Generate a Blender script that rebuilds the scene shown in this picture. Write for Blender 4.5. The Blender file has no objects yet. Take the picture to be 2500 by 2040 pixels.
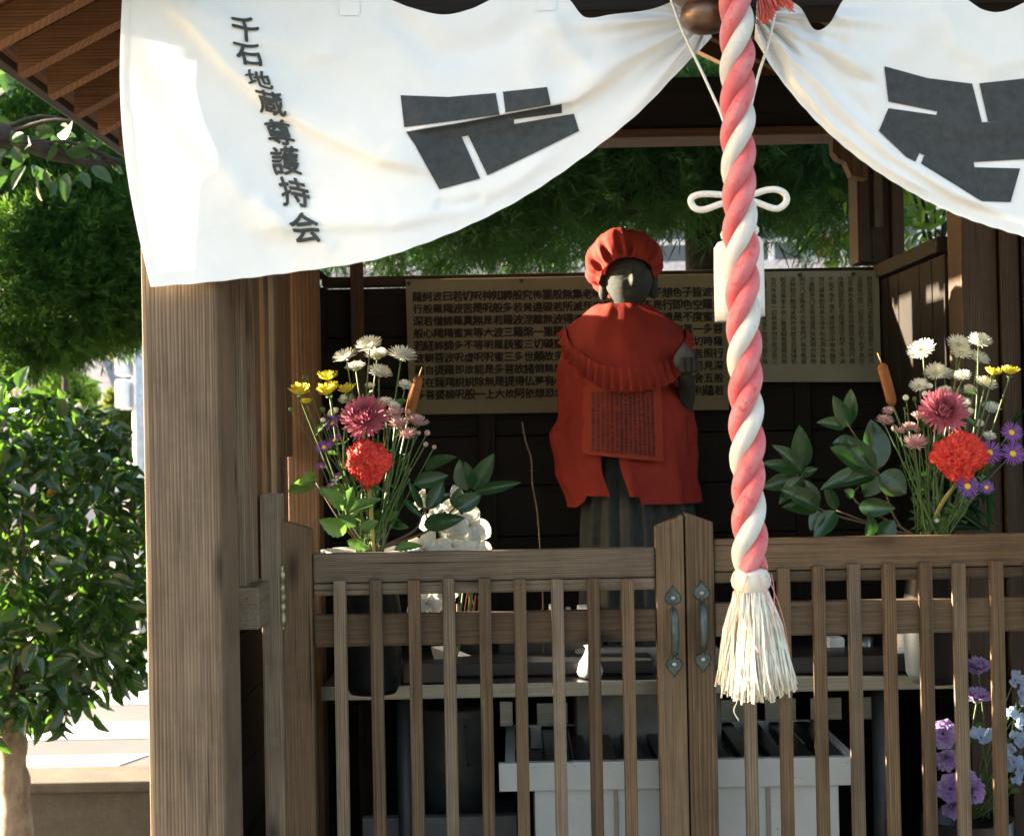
import bpy, bmesh, math, random
import numpy as np
from mathutils import Vector, Matrix, noise
random.seed(7); rng = np.random.default_rng(11)
sc = bpy.context.scene; col = sc.collection
R_ = math.radians

# ------------------------------------------------------------------ camera
FPX = 3750.0                       # focal length in photograph pixels (2500 wide)
CAMP = Vector((0, 0, 1.5)); PITCH = R_(0.6); ROLL = R_(1.1)
_r0 = Vector((1, 0, 0)); _u0 = Vector((0, -math.sin(PITCH), math.cos(PITCH))); FWD = Vector((0, math.cos(PITCH), math.sin(PITCH)))
RIGHT = _r0*math.cos(ROLL) - _u0*math.sin(ROLL); UP = _u0*math.cos(ROLL) + _r0*math.sin(ROLL)
cd = bpy.data.cameras.new('camera'); cam = bpy.data.objects.new('camera', cd); col.objects.link(cam)
cam.matrix_world = Matrix(((RIGHT.x, UP.x, -FWD.x, CAMP.x), (RIGHT.y, UP.y, -FWD.y, CAMP.y), (RIGHT.z, UP.z, -FWD.z, CAMP.z), (0, 0, 0, 1)))
cd.sensor_width = 36; cd.lens = 36*FPX/2500; cd.clip_end = 2000; cd.clip_start = .05
cd.dof.use_dof = True; cd.dof.focus_distance = 2.95; cd.dof.aperture_fstop = 7.5
sc.camera = cam
def P(px, py, d):
    """point of the place seen at photograph pixel (px, py), d metres ahead"""
    v = RIGHT*((px-1250)/FPX) + UP*((1020-py)/FPX) + FWD
    return CAMP + v*(d/v.y)
def SZ(px, d): return px*d/FPX

# ------------------------------------------------------------------ light
SUN_EL, SUN_AZ = R_(12.6), R_(15.0)          # low sun from the left, a little behind the shrine
SUN = Vector((-math.cos(SUN_EL)*math.cos(SUN_AZ), math.cos(SUN_EL)*math.sin(SUN_AZ), math.sin(SUN_EL)))
w = bpy.data.worlds.new('World'); sc.world = w; w.use_nodes = True
_n = w.node_tree; _s = _n.nodes.new('ShaderNodeTexSky'); _s.sky_type = 'NISHITA'; _s.sun_disc = False
_s.sun_elevation = SUN_EL; _s.sun_rotation = SUN_AZ - math.pi/2; _s.air_density = 1.0; _s.dust_density = 4.2; _s.ozone_density = 0.55
_n.links.new(_s.outputs[0], _n.nodes['Background'].inputs[0]); _n.nodes['Background'].inputs[1].default_value = 0.075
sl = bpy.data.lights.new('sun', 'SUN'); sl.energy = 5.0; sl.angle = R_(0.6); sl.color = (1.0, 0.86, 0.66)
so = bpy.data.objects.new('sun', sl); col.objects.link(so); so.location = SUN*30
so.rotation_euler = (-SUN).to_track_quat('-Z', 'Y').to_euler()
sc.view_settings.view_transform = 'Standard'; sc.view_settings.look = 'None'; sc.view_settings.gamma = 1; sc.view_settings.use_curve_mapping = False
sc.view_settings.exposure = 3.58

# ------------------------------------------------------------------ objects, parts, labels
WM = {}
def link(o, parent=None, M=None):
    M = M or Matrix.Identity(4); col.objects.link(o); WM[o.name] = M
    if parent is not None:
        o.parent = parent; o.matrix_parent_inverse = WM[parent.name].inverted()
    o.matrix_basis = M
    return o
def tag(o, label=None, cat=None, group=None, kind=None):
    if label: o['label'] = label
    if cat: o['category'] = cat
    if group: o['group'] = group
    if kind: o['kind'] = kind
    return o
def thing(name, loc, label, cat, group=None):
    o = bpy.data.objects.new(name, None); o.empty_display_size = .05
    return tag(link(o, None, Matrix.Translation(Vector(loc))), label, cat, group)
def mesh(name, verts, faces, mat, smooth=False):
    me = bpy.data.meshes.new(name); me.from_pydata([tuple(v) for v in verts], [], [tuple(f) for f in faces])
    if mat: me.materials.append(mat)
    if smooth: me.polygons.foreach_set('use_smooth', [True]*len(me.polygons))
    me.update(); return me
def obj(name, me, parent=None, M=None): return link(bpy.data.objects.new(name, me), parent, M)
def npmesh(name, V, F, mat, smooth=False):
    """fast mesh from numpy arrays: V (n,3), F (m,k)"""
    me = bpy.data.meshes.new(name); V = np.asarray(V, np.float32); F = np.asarray(F, np.int32); m, k = F.shape
    me.vertices.add(len(V)); me.vertices.foreach_set('co', V.ravel()); me.loops.add(m*k); me.loops.foreach_set('vertex_index', F.ravel())
    me.polygons.add(m); me.polygons.foreach_set('loop_start', np.arange(0, m*k, k, dtype=np.int32))
    me.polygons.foreach_set('use_smooth', np.full(m, smooth)); me.update(calc_edges=True); me.materials.append(mat); return me

class MB:
    def __init__(s): s.v = []; s.f = []
    def add(s, V, F):
        b = len(s.v); s.v += [Vector(v) for v in V]; s.f += [tuple(i+b for i in f) for f in F]; return s
    def box(s, a, b):
        x0, y0, z0 = a; x1, y1, z1 = b
        return s.add([(x0,y0,z0),(x1,y0,z0),(x1,y1,z0),(x0,y1,z0),(x0,y0,z1),(x1,y0,z1),(x1,y1,z1),(x0,y1,z1)],
                     [(0,3,2,1),(4,5,6,7),(0,1,5,4),(1,2,6,5),(2,3,7,6),(3,0,4,7)])
    def tube(s, pts, rad, n=8, cap=True):
        pts = [Vector(p) for p in pts]; m = len(pts); rad = rad if isinstance(rad, (list, tuple)) else [rad]*m
        V = []; F = []; t0 = (pts[1]-pts[0]).normalized(); a = t0.orthogonal().normalized()
        for i, p in enumerate(pts):
            t = (pts[min(i+1, m-1)]-pts[max(i-1, 0)]).normalized(); a = (a - t*a.dot(t)).normalized(); b = t.cross(a)
            for k in range(n):
                q = 2*math.pi*k/n; V.append(p+(a*math.cos(q)+b*math.sin(q))*rad[i])
        for i in range(m-1):
            for k in range(n):
                F.append((i*n+k, i*n+(k+1) % n, (i+1)*n+(k+1) % n, (i+1)*n+k))
        if cap: F.append(tuple(range(n-1, -1, -1))); F.append(tuple(range((m-1)*n, m*n)))
        return s.add(V, F)
    def lathe(s, prof, c, n=24, axis=Vector((0, 0, 1))):
        """prof: list of (radius, height) along axis from c"""
        c = Vector(c); ax = Vector(axis).normalized(); a = ax.orthogonal().normalized(); b = ax.cross(a); V = []; F = []
        for r, h in prof:
            for k in range(n):
                q = 2*math.pi*k/n; V.append(c+ax*h+(a*math.cos(q)+b*math.sin(q))*r)
        for i in range(len(prof)-1):
            for k in range(n): F.append((i*n+k, i*n+(k+1) % n, (i+1)*n+(k+1) % n, (i+1)*n+k))
        return s.add(V, F)
    def grid(s, fn, nu, nv):
        V = [fn(i/nu, j/nv) for j in range(nv+1) for i in range(nu+1)]; k = nu+1
        return s.add(V, [(j*k+i, j*k+i+1, (j+1)*k+i+1, (j+1)*k+i) for j in range(nv) for i in range(nu)])
    def build(s, name, mat, parent=None, smooth=True): return obj(name, mesh(name, s.v, s.f, mat, smooth), parent)

def beam(name, a, b, mat, parent, bev=.003, tilt=None, jit=0, shape=None):
    """a bevelled timber between two corners, its own origin at the middle; shape(v) may move vertices"""
    a = Vector(a); b = Vector(b); c = (a+b)/2; h = (b-a)/2; h = Vector((abs(h.x), abs(h.y), abs(h.z)))
    bm = bmesh.new(); bmesh.ops.create_cube(bm, size=2)
    for v in bm.verts: v.co = Vector((v.co.x*h.x, v.co.y*h.y, v.co.z*h.z))
    if shape:
        for v in bm.verts: v.co = Vector(shape(v.co+c))-c
    if bev: bmesh.ops.bevel(bm, geom=list(bm.edges), offset=min(bev, min(h)*.6), segments=2, profile=.6, affect='EDGES')
    me = bpy.data.meshes.new(name); bm.to_mesh(me); bm.free(); me.materials.append(mat)
    M = Matrix.Translation(c)
    if tilt: M = M @ Matrix.Rotation(tilt[0], 4, tilt[1])
    if jit: M = M @ Matrix.Rotation(random.uniform(-jit, jit), 4, 'Y') @ Matrix.Rotation(random.uniform(-jit, jit), 4, 'X')
    return obj(name, me, parent, M)
def spline(pts, n):
    """Catmull-Rom through pts"""
    pts = [Vector(p) for p in pts]; Q = [pts[0]*2-pts[1]]+pts+[pts[-1]*2-pts[-2]]; out = []; m = len(pts)-1
    for i in range(n+1):
        t = i/n*m; k = min(int(t), m-1); t -= k; a, b, c, d = Q[k:k+4]
        out.append(.5*((2*b)+(c-a)*t+(2*a-5*b+4*c-d)*t*t+(3*b-a-3*c+d)*t**3))
    return out

# ------------------------------------------------------------------ materials
class NT:
    def __init__(s, name):
        s.m = bpy.data.materials.new(name); s.m.use_nodes = True; s.t = s.m.node_tree; s.b = s.t.nodes['Principled BSDF']; s.out = s.t.nodes['Material Output']
    def n(s, t, **k):
        x = s.t.nodes.new(t)
        for a, v in k.items(): setattr(x, a, v)
        return x
    def l(s, a, b): s.t.links.new(a, b)
    def coord(s, what='Object', scale=(1, 1, 1), rnd=0):
        tc = s.n('ShaderNodeTexCoord'); o = tc.outputs[what]
        if rnd:
            oi = s.n('ShaderNodeObjectInfo'); vm = s.n('ShaderNodeVectorMath', operation='SCALE'); cx = s.n('ShaderNodeCombineXYZ')
            f = s.n('ShaderNodeMath', operation='MULTIPLY'); f.inputs[1].default_value = 7.13; s.l(oi.outputs['Random'], f.inputs[0])
            f2 = s.n('ShaderNodeMath', operation='FRACT'); s.l(f.outputs[0], f2.inputs[0])
            s.l(oi.outputs['Random'], cx.inputs[0]); s.l(f2.outputs[0], cx.inputs[1]); s.l(f.outputs[0], cx.inputs[2])
            vm.inputs['Scale'].default_value = rnd; s.l(cx.outputs[0], vm.inputs[0])
            ad = s.n('ShaderNodeVectorMath', operation='ADD'); s.l(o, ad.inputs[0]); s.l(vm.outputs[0], ad.inputs[1]); o = ad.outputs[0]
        mp = s.n('ShaderNodeMapping'); mp.inputs['Scale'].default_value = scale; s.l(o, mp.inputs['Vector']); return mp.outputs[0]
    def noise(s, vec, scale, detail=4, rough=.55, dist=0):
        x = s.n('ShaderNodeTexNoise'); x.inputs['Scale'].default_value = scale; x.inputs['Detail'].default_value = detail; x.inputs['Roughness'].default_value = rough
        x.inputs['Distortion'].default_value = dist; s.l(vec, x.inputs['Vector']); return x.outputs['Fac']
    def ramp(s, fac, stops):
        x = s.n('ShaderNodeValToRGB'); e = x.color_ramp.elements
        while len(e) < len(stops): e.new(.5)
        for i, (p, c) in enumerate(stops): e[i].position = p; e[i].color = (*c, 1) if len(c) == 3 else c
        s.l(fac, x.inputs['Fac']); return x.outputs['Color']
    def mix(s, fac, a, b, mode='MIX'):
        x = s.n('ShaderNodeMix', data_type='RGBA', blend_type=mode)
        if isinstance(fac, (int, float)): x.inputs[0].default_value = fac
        else: s.l(fac, x.inputs[0])
        for sock, v in ((x.inputs[6], a), (x.inputs[7], b)):
            if isinstance(v, (tuple, list)): sock.default_value = (*v[:3], 1)
            else: s.l(v, sock)
        return x.outputs[2]
    def bump(s, h, strength=.3, dist=.002):
        x = s.n('ShaderNodeBump'); x.inputs['Strength'].default_value = strength; x.inputs['Distance'].default_value = dist; s.l(h, x.inputs['Height']); s.l(x.outputs[0], s.b.inputs['Normal']); return x.outputs[0]
    def base(s, c, rough=.6, metal=0, spec=.5):
        if isinstance(c, (tuple, list)): s.b.inputs['Base Color'].default_value = (*c[:3], 1)
        else: s.l(c, s.b.inputs['Base Color'])
        s.b.inputs['Roughness'].default_value = rough; s.b.inputs['Metallic'].default_value = metal; s.b.inputs['Specular IOR Level'].default_value = spec; return s
    def thin(s, c, amount=.4):
        """let light through a thin leaf, petal or cloth"""
        t = s.n('ShaderNodeBsdfTranslucent'); x = s.n('ShaderNodeMixShader'); x.inputs[0].default_value = amount
        if isinstance(c, (tuple, list)): t.inputs[0].default_value = (*c[:3], 1)
        else: s.l(c, t.inputs[0])
        s.l(s.b.outputs[0], x.inputs[1]); s.l(t.outputs[0], x.inputs[2]); s.l(x.outputs[0], s.out.inputs['Surface']); return s

def wood(name, axis, light, dark, grey=(.30, .27, .23), gfac=.5, ring=60, rough=.75, bump=.5, dist=7):
    """weathered timber: growth rings, fibres, bleached and stained patches, a few dark checks"""
    t = NT(name); st = {'X': (.10, 1, 1), 'Y': (1, .10, 1), 'Z': (1, 1, .10)}[axis]
    v = t.coord('Object', st, rnd=.6)
    wv = t.n('ShaderNodeTexWave', wave_type='RINGS', rings_direction=axis, wave_profile='SAW'); t.l(v, wv.inputs['Vector'])
    wv.inputs['Scale'].default_value = ring; wv.inputs['Distortion'].default_value = dist; wv.inputs['Detail'].default_value = 3; wv.inputs['Detail Scale'].default_value = .09; wv.inputs['Detail Roughness'].default_value = .65
    fs = {'X': (7, 380, 380), 'Y': (380, 7, 380), 'Z': (380, 380, 7)}[axis]; ks = {'X': (2.2, 120, 120), 'Y': (120, 2.2, 120), 'Z': (120, 120, 2.2)}[axis]
    fib = t.noise(t.coord('Object', fs, rnd=.6), 1, 3, .6); chk = t.noise(t.coord('Object', ks, rnd=.8), 1, 2, .5); blo = t.noise(t.coord('Object', st, rnd=.9), 9, 5, .65)
    mid = tuple(.62*a+.38*b for a, b in zip(light, dark)); low = tuple(.3*a+.7*b for a, b in zip(light, dark))
    g = t.ramp(wv.outputs['Fac'], [(.0, light), (.5, mid), (.92, low), (1, light)])
    g = t.mix(t.ramp(blo, [(.36, (0, 0, 0)), (.7, (gfac,)*3)]), g, grey)
    g = t.mix(t.ramp(fib, [(.3, (.55,)*3), (.6, (0,)*3)]), g, tuple(.5*c for c in dark))
    g = t.mix(t.ramp(chk, [(.26, (.85,)*3), (.33, (0,)*3)]), g, tuple(.35*c for c in dark))
    kn = t.n('ShaderNodeTexVoronoi'); kn.inputs['Scale'].default_value = 1.0; kz = {'X': (3.0, 9, 9), 'Y': (9, 3.0, 9), 'Z': (9, 9, 3.0)}[axis]; t.l(t.coord('Object', kz, rnd=3.0), kn.inputs['Vector'])
    g = t.mix(t.ramp(kn.outputs['Distance'], [(.05, (.85,)*3), (.12, (.25,)*3), (.17, (0,)*3)]), g, tuple(.55*c for c in dark))
    big = t.noise(t.coord('Object', (1, 1, 1), rnd=2.0), 4.5, 5, .7)
    g = t.mix(.75, g, t.ramp(big, [(.28, (.50, .46, .42)), (.5, (.86, .85, .83)), (.72, (1.12, 1.08, 1.02))]), 'MULTIPLY')
    oi = t.n('ShaderNodeObjectInfo'); g = t.mix(1.0, g, t.ramp(oi.outputs['Random'], [(0, (.72, .70, .68)), (.5, (1.0, .97, .92)), (1, (1.2, 1.17, 1.12))]), 'MULTIPLY')
    t.base(g, rough, 0, .25)
    h = t.mix(.5, t.ramp(wv.outputs['Fac'], [(0, (.8,)*3), (.8, (.5,)*3), (.95, (.1,)*3), (1, (.8,)*3)]), t.mix(.5, fib, t.ramp(chk, [(.26, (0,)*3), (.34, (1,)*3)])))
    t.bump(h, bump, .0016); return t.m
WG = {a: wood('weathered_grey_wood_'+a, a, (.225, .168, .112), (.053, .036, .021), (.235, .20, .158), .5, ring=88) for a in 'XYZ'}
WB = {a: wood('weathered_brown_wood_'+a, a, (.18, .113, .058), (.040, .023, .012), (.175, .135, .093), .45, ring=105) for a in 'XYZ'}
WP = wood('post_wood', 'Z', (.265, .185, .12), (.058, .036, .021), (.25, .205, .155), .45, ring=92, bump=.8)
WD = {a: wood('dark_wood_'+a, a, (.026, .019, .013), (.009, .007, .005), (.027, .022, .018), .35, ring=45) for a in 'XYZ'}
WR = {a: wood('red_brown_wood_'+a, a, (.215, .115, .055), (.07, .036, .018), (.17, .105, .058), .35, ring=50) for a in 'XYZ'}

def plain(name, c, rough=.6, metal=0, spec=.5, var=.12, scale=30, bump=0, what='Object'):
    t = NT(name); v = t.coord(what, (1, 1, 1), rnd=.5); f = t.noise(v, scale, 4)
    lo = tuple(x*(1-var*2) for x in c); hi = tuple(min(1, x*(1+var)) for x in c)
    t.base(t.ramp(f, [(.3, lo), (.7, hi)]), rough, metal, spec)
    if bump: t.bump(f, bump, .003)
    return t.m
def leafy(name, c1, c2, trans, tamt=.35, rough=.35, spec=.5, scale=14, rnd=1.0):
    t = NT(name); oi = t.n('ShaderNodeObjectInfo'); f = t.noise(t.coord('Object', (1, 1, 1), rnd=rnd), scale, 3)
    c = t.mix(t.ramp(f, [(.35, (0,)*3), (.68, (1,)*3)]), c1, c2); c = t.mix(.3, c, t.ramp(oi.outputs['Random'], [(0, (.5, .55, .5)), (1, (1, 1, .9))]), 'MULTIPLY')
    t.base(c, rough, 0, spec); t.thin(trans, tamt); return t.m

# ================================================================== SETTING
def sheet(name, x0, x1, y0, y1, z, mat, kind='structure'):
    o = obj(name, mesh(name, [(x0, y0, z), (x1, y0, z), (x1, y1, z), (x0, y1, z)], [(0, 1, 2, 3)], mat)); return tag(o, kind=kind)
t = NT('ground_concrete'); v = t.coord('Object'); f = t.noise(v, 1.3, 8, .65); f2 = t.noise(v, 40, 5, .7)
t.base(t.mix(.4, t.ramp(f, [(.3, (.070, .068, .062)), (.7, (.11, .105, .095))]), t.ramp(f2, [(.35, (.45, .45, .45)), (.65, (1, 1, 1))]), 'MULTIPLY'), .9); t.bump(f2, .3, .004)
sheet('ground', -300, 300, -200, 600, 0, t.m)
t = NT('asphalt'); v = t.coord('Object'); f = t.noise(v, .8, 6, .6); f2 = t.noise(v, 90, 4, .7)
t.base(t.mix(.5, t.ramp(f, [(.3, (.075, .075, .078)), (.7, (.12, .118, .115))]), t.ramp(f2, [(.35, (.5,)*3), (.65, (1,)*3)]), 'MULTIPLY'), .85); t.bump(f2, .4, .004)
sheet('road', -60, 60, 6.4, 13.5, .004, t.m)
t = NT('road_paint'); v = t.coord('Object'); f2 = t.noise(v, 30, 5, .7); t.base(t.ramp(f2, [(.3, (.36,)*3), (.5, (.58,)*3)]), .7)
for k, (x0, x1, y0, y1) in enumerate([(-2.75, -1.98, 6.75, 7.35), (-3.3, -1.35, 7.75, 8.2), (-3.5, -1.0, 8.75, 9.25), (-3.8, -.9, 9.9, 10.5)]):
    o = obj('road_marking', mesh('road_marking', [(x0, y0, .008), (x1, y0, .008), (x1+.22, y1, .008), (x0+.22, y1, .008)], [(0, 1, 2, 3)], t.m)); tag(o, kind='structure')

# ================================================================== SHRINE
CX = .27
sh = thing('wooden_shrine', (CX, 3.3, 0), 'open weathered timber shrine with gabled roof, corner post and plank walls', 'shrine')
plinthm = plain('plinth_stone', (.22, .21, .19), .9, var=.2, scale=12, bump=.3)
beam('plinth', (-.75, 2.5, .0), (1.35, 4.15, .34), plinthm, sh, .01)
# front posts
pl0 = P(352, 1300, 2.55).x; pl1 = P(540, 1300, 2.55).x
beam('post', (pl0, 2.55, .341), (pl1, 2.715, 2.52), WP, sh, .011)
beam('post', (CX*2-pl1+.02, 2.55, .341), (CX*2-pl0+.02, 2.715, 2.52), WP, sh, .011)
# front tie beam behind the curtain, back tie beam
zf = P(1250, 36, 2.6).z
beam('beam', (pl1+.002, 2.585, zf), (CX*2-pl1+.018, 2.695, zf+.17), WD['X'], sh, .005)
zb0 = P(1700, 345, 3.9).z; zb1 = P(1700, 196, 3.9).z
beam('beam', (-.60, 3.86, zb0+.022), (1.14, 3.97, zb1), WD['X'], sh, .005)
beam('beam_moulding', (-.60, 3.835, zb0), (1.14, 3.97, zb0+.0215), WR['X'], sh, .003)
gz = zf+.171
mbg = MB(); V = [(pl1-.05, 2.62, gz), (2*CX-pl1+.07, 2.62, gz), (CX, 2.62, 2.80)]; V += [(a, 2.64, q) for a, b, q in V]
mbg.add(V, [(0, 1, 2), (5, 4, 3), (0, 3, 4, 1), (1, 4, 5, 2), (2, 5, 3, 0)]); mbg.build('gable_shade_board', WD['X'], sh, False)  # unseen gable panel, added to keep high front light out of the interior
# side plates carrying the rafters
EAVX, EAVZ, SL = -1.0, P(0, 118, 3.0).z, math.tan(R_(27))
def rz(x): return EAVZ + (min(x, 2*CX-x)-EAVX)*SL
for sx in (-1, 1):
    x = -.535 if sx < 0 else 2*CX+.535
    beam('beam', (x-.05, 2.25, rz(x)-.20), (x+.05, 4.3, rz(x)-.075), WD['Y'], sh, .004)
ROOFW = wood('roof_board_wood', 'Y', (.10, .05, .028), (.035, .018, .011), (.08, .05, .03), .3, ring=40)
# roof: rafters, boards, fascia, ridge
Y0, Y1 = 2.24, 4.9
for sx in (-1, 1):
    def rx(x): return x if sx < 0 else 2*CX-x
    ys = [2.27+.196*k for k in range(14)]
    for y in ys:
        mb = MB(); x0, x1 = EAVX+.035, CX
        V = [(rx(x0), y-.021, rz(x0)-.062), (rx(x0), y+.021, rz(x0)-.062), (rx(x0), y+.021, rz(x0)), (rx(x0), y-.021, rz(x0)),
             (rx(x1), y-.021, rz(x1)-.062), (rx(x1), y+.021, rz(x1)-.062), (rx(x1), y+.021, rz(x1)), (rx(x1), y-.021, rz(x1))]
        F = [(0,3,2,1),(4,5,6,7),(0,1,5,4),(1,2,6,5),(2,3,7,6),(3,0,4,7)]
        c = sum((Vector(q) for q in V), Vector())/8
        me = mesh('rafter', [Vector(q)-c for q in V], F if sx < 0 else [f[::-1] for f in F], WR['X']); obj('rafter', me, sh, Matrix.Translation(c))
    nb = 10; L = (CX-EAVX)/nb
    for k in range(nb):
        xa, xb = EAVX+k*L+.0015, EAVX+(k+1)*L-.0015; zj = random.uniform(0, .002)
        V = [(rx(xa), Y0, rz(xa)+.001+zj), (rx(xb), Y0, rz(xb)+.001+zj), (rx(xb), Y1, rz(xb)+.001+zj), (rx(xa), Y1, rz(xa)+.001+zj)]; V += [(a, b, q+.014) for a, b, q in V]
        F = [(0,3,2,1),(4,5,6,7),(0,1,5,4),(1,2,6,5),(2,3,7,6),(3,0,4,7)]; c = sum((Vector(q) for q in V), Vector())/8
        obj('roof_board', mesh('roof_board', [Vector(q)-c for q in V], F if sx < 0 else [f[::-1] for f in F], ROOFW), sh, Matrix.Translation(c))
    xa = rx(EAVX-.03); xb = rx(EAVX-.002)
    beam('fascia_board', (min(xa, xb), Y0, EAVZ-.012), (max(xa, xb), Y1, EAVZ+.045), WD['Y'], sh, .003)
    V = []; F = []
    tm = plain('roof_covering_copper', (.05, .075, .06), .5, .3) if sx < 0 else tm
    mb = MB(); xa, xb = EAVX-.05, CX+.012
    V = [(rx(xa), Y0-.04, rz(xa)+.03), (rx(xb), Y0-.04, rz(xb)+.03), (rx(xb), Y1+.04, rz(xb)+.03), (rx(xa), Y1+.04, rz(xa)+.03)]; V += [(a, b, q+.03) for a, b, q in V]
    F = [(0,3,2,1),(4,5,6,7),(0,1,5,4),(1,2,6,5),(2,3,7,6),(3,0,4,7)]
    mb.add(V, F if sx < 0 else [f[::-1] for f in F]); mb.build('roof_covering', tm, sh, False)
beam('ridge_beam', (CX-.05, 2.3, rz(CX)-.19), (CX+.05, 4.3, rz(CX)-.064), WD['Y'], sh, .004)
# ---- left side wall: vertical strips with narrow gaps, base rail, top rail, inner post
WTOP = P(1300, 672, 3.9).z
zlow = P(612, 1425, 2.78).z
LX = -.505
strips = [(2.7165, 2.755, .030, 'G'), (2.758, 2.79, .020, 'B'), (2.793, 2.838, .032, 'G'), (2.842, 2.872, .014, 'B'), (2.876, 2.93, .026, 'B'), (2.945, 2.985, .018, 'G'),
          (3.002, 3.042, .026, 'B'), (3.066, 3.11, .016, 'B'), (3.135, 3.18, .024, 'G')]
for a, b, th, k in strips:
    beam('lattice_strip', (LX, a, zlow+.001), (LX+th, b, WTOP-.002), (WG if k == 'G' else WB)['Z'], sh, .003)
beam('wall_rail', (LX-.02, 2.7165, zlow-.075), (LX+.052, 3.25, zlow), WG['Y'], sh, .004)
beam('wall_rail', (LX-.03, 2.7165, zlow-.60), (LX+.03, 3.9, zlow-.52), WD['Y'], sh, .004)
beam('wall_rail', (LX-.03, 2.7165, WTOP), (LX+.045, 3.90, WTOP+.006), WD['Y'], sh, .004)
beam('post', (P(700, 1000, 3.42).x, 3.42, .341), (P(776, 1000, 3.42).x, 3.50, rz(-.45)-.21), WR['Z'], sh, .004)
for k in range(2): beam('lattice_strip', (LX+.002, 3.215+k*.1, 1.46), (LX+.018, 3.305+k*.1, WTOP-.002), WB['Z'], sh, .003)
for k in range(4):
    beam('wall_plank', (LX+random.uniform(0, .006), 3.48+k*.104, .341), (LX+.022, 3.48+k*.104+.1, WTOP-.003), WD['Z'], sh, .003)
zk = .342
while zk < zlow-.09:
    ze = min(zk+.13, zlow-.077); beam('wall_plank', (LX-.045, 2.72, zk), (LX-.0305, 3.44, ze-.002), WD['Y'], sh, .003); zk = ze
beam('light_stop_backing', (LX-.05, 2.72, .342), (LX-.046, 3.44, zlow-.077), WD['Y'], sh, 0)  # backing sheets added behind the planks to stop light leaking through joints
beam('light_stop_backing', (LX-.012, 3.48, .342), (LX-.003, 3.90, WTOP-.004), WD['Y'], sh, 0)
beam('light_stop_backing', (LX-.03, 3.933, .346), (1.0, 3.945, WTOP-.024), WD['X'], sh, 0)
beam('light_stop_backing', (LX-.012, 3.86, .346), (LX+.04, 3.932, WTOP-.024), WD['Z'], sh, 0)
for k in range(2): beam('wall_plank', (LX+.0, 3.70, WTOP+.008+k*.1), (LX+.02, 3.898, WTOP+.106+k*.1), WD['Y'], sh, .003)  # extra planks added out of sight, shading the right wall from the sun
RWX = wood('dim_brown_wood', 'X', (.075, .048, .030), (.025, .016, .010), (.07, .052, .038), .4)
# ---- back wall: horizontal planks, battens, cap rail, corner posts
bx0, bx1 = LX+.03, .985
zz = .345; k = 0
while zz < WTOP-.03:
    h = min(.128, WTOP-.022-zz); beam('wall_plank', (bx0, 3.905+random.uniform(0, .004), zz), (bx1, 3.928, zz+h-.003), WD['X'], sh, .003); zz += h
beam('wall_rail', (bx0, 3.885, WTOP-.02), (bx1, 3.95, WTOP+.004), RWX, sh, .004)
for px in (1190, 1680, 1960): beam('batten', (P(px-20, 1100, 3.9).x, 3.884, .345), (P(px+20, 1100, 3.9).x, 3.902, WTOP-.022), WD['Z'], sh, .003)
xl = P(872, 660, 3.88).x
beam('post', (xl-.018, 3.87, .345), (xl+.016, 3.883, WTOP+.06), WB['Z'], sh, .003)
beam('post', (-.60, 3.86, .341), (-.512, 3.965, zb0-.002), WD['Z'], sh, .005)
RWD2 = wood('brown_post_wood', 'Z', (.095, .06, .037), (.032, .02, .013), (.085, .064, .046), .4, ring=60)
xr0, xr1 = P(2096, 500, 3.84).x, P(2216, 500, 3.84).x
beam('post', (xr0, 3.855, WTOP+.012), (xr0+.03, 3.955, zb0-.002), RWD2, sh, .004)
beam('post', (xr0+.032, 3.875, WTOP+.012), (xr1-.035, 3.955, zb0-.002), RWD2, sh, .003)
beam('post_panel', (xr0+.045, 3.866, WTOP+.10), (xr1-.055, 3.8745, zb0-.07), WG['Z'], sh, .002)
beam('post', (xr1-.033, 3.86, WTOP+.012), (xr1-.004, 3.955, zb0-.002), RWD2, sh, .003)
# carved bracket under the back beam
q = P(2062, 385, 3.84)
br = MB(); prof = [(-.035, .045), (.05, .045), (.05, -.06), (.01, -.05), (-.004, -.015), (-.022, -.008), (-.035, .01)]
V = [(q.x+a, 3.81, q.z+b) for a, b in prof]+[(q.x+a, 3.855, q.z+b) for a, b in prof]; n = len(prof)
br.add(V, [tuple(range(n)), tuple(range(2*n-1, n-1, -1))]+[(i, i+n, (i+1) % n+n, (i+1) % n) for i in range(n)]); br.build('bracket', WR['Z'], sh, False)
RWD = wood('old_brown_wood', 'Z', (.075, .048, .030), (.025, .016, .010), (.07, .052, .038), .4, ring=60)
# ---- right side wall
RXW = P(2150, 900, 3.88).x
zt1, zt2 = P(2345, 575, 3.22).z, P(2150, 690, 3.88).z
beam('light_stop_backing', (RXW+.024, 3.3, .345), (RXW+.034, 3.93, WTOP-.034), WD['Y'], sh, 0)  # added behind the right wall planks so no light shows between them
beam('wall_rail', (RXW-.012, 3.305, WTOP-.028), (RXW+.04, 3.90, WTOP+.006), WD['Y'], sh, .004)
for k in range(6):
    beam('wall_plank', (RXW+random.uniform(0, .006), 3.31+k*.0985, .345), (RXW+.022, 3.31+k*.0985+.095, WTOP-.032), WD['Z'], sh, .003)
xq = P(2352, 900, 3.2).x
beam('post', (xq, 3.2, .341), (xq+.075, 3.30, rz(xq)-.21), RWD, sh, .004)
xq2 = xq+.078
for k, wd in enumerate((.038, .05, .03, .055, .06)):
    beam('wall_plank', (xq2+.002, 3.185-.012*(k % 2), .345), (xq2+wd, 3.215, 2.2), WD['Z'] if k % 2 else RWD, sh, .003); xq2 += wd+.003

beam('light_stop_backing', (xq+.078, 3.218, .345), (xq+.36, 3.228, 2.2), WD['X'], sh, 0)  # added sheet closing the bright gaps between the front right planks
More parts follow.
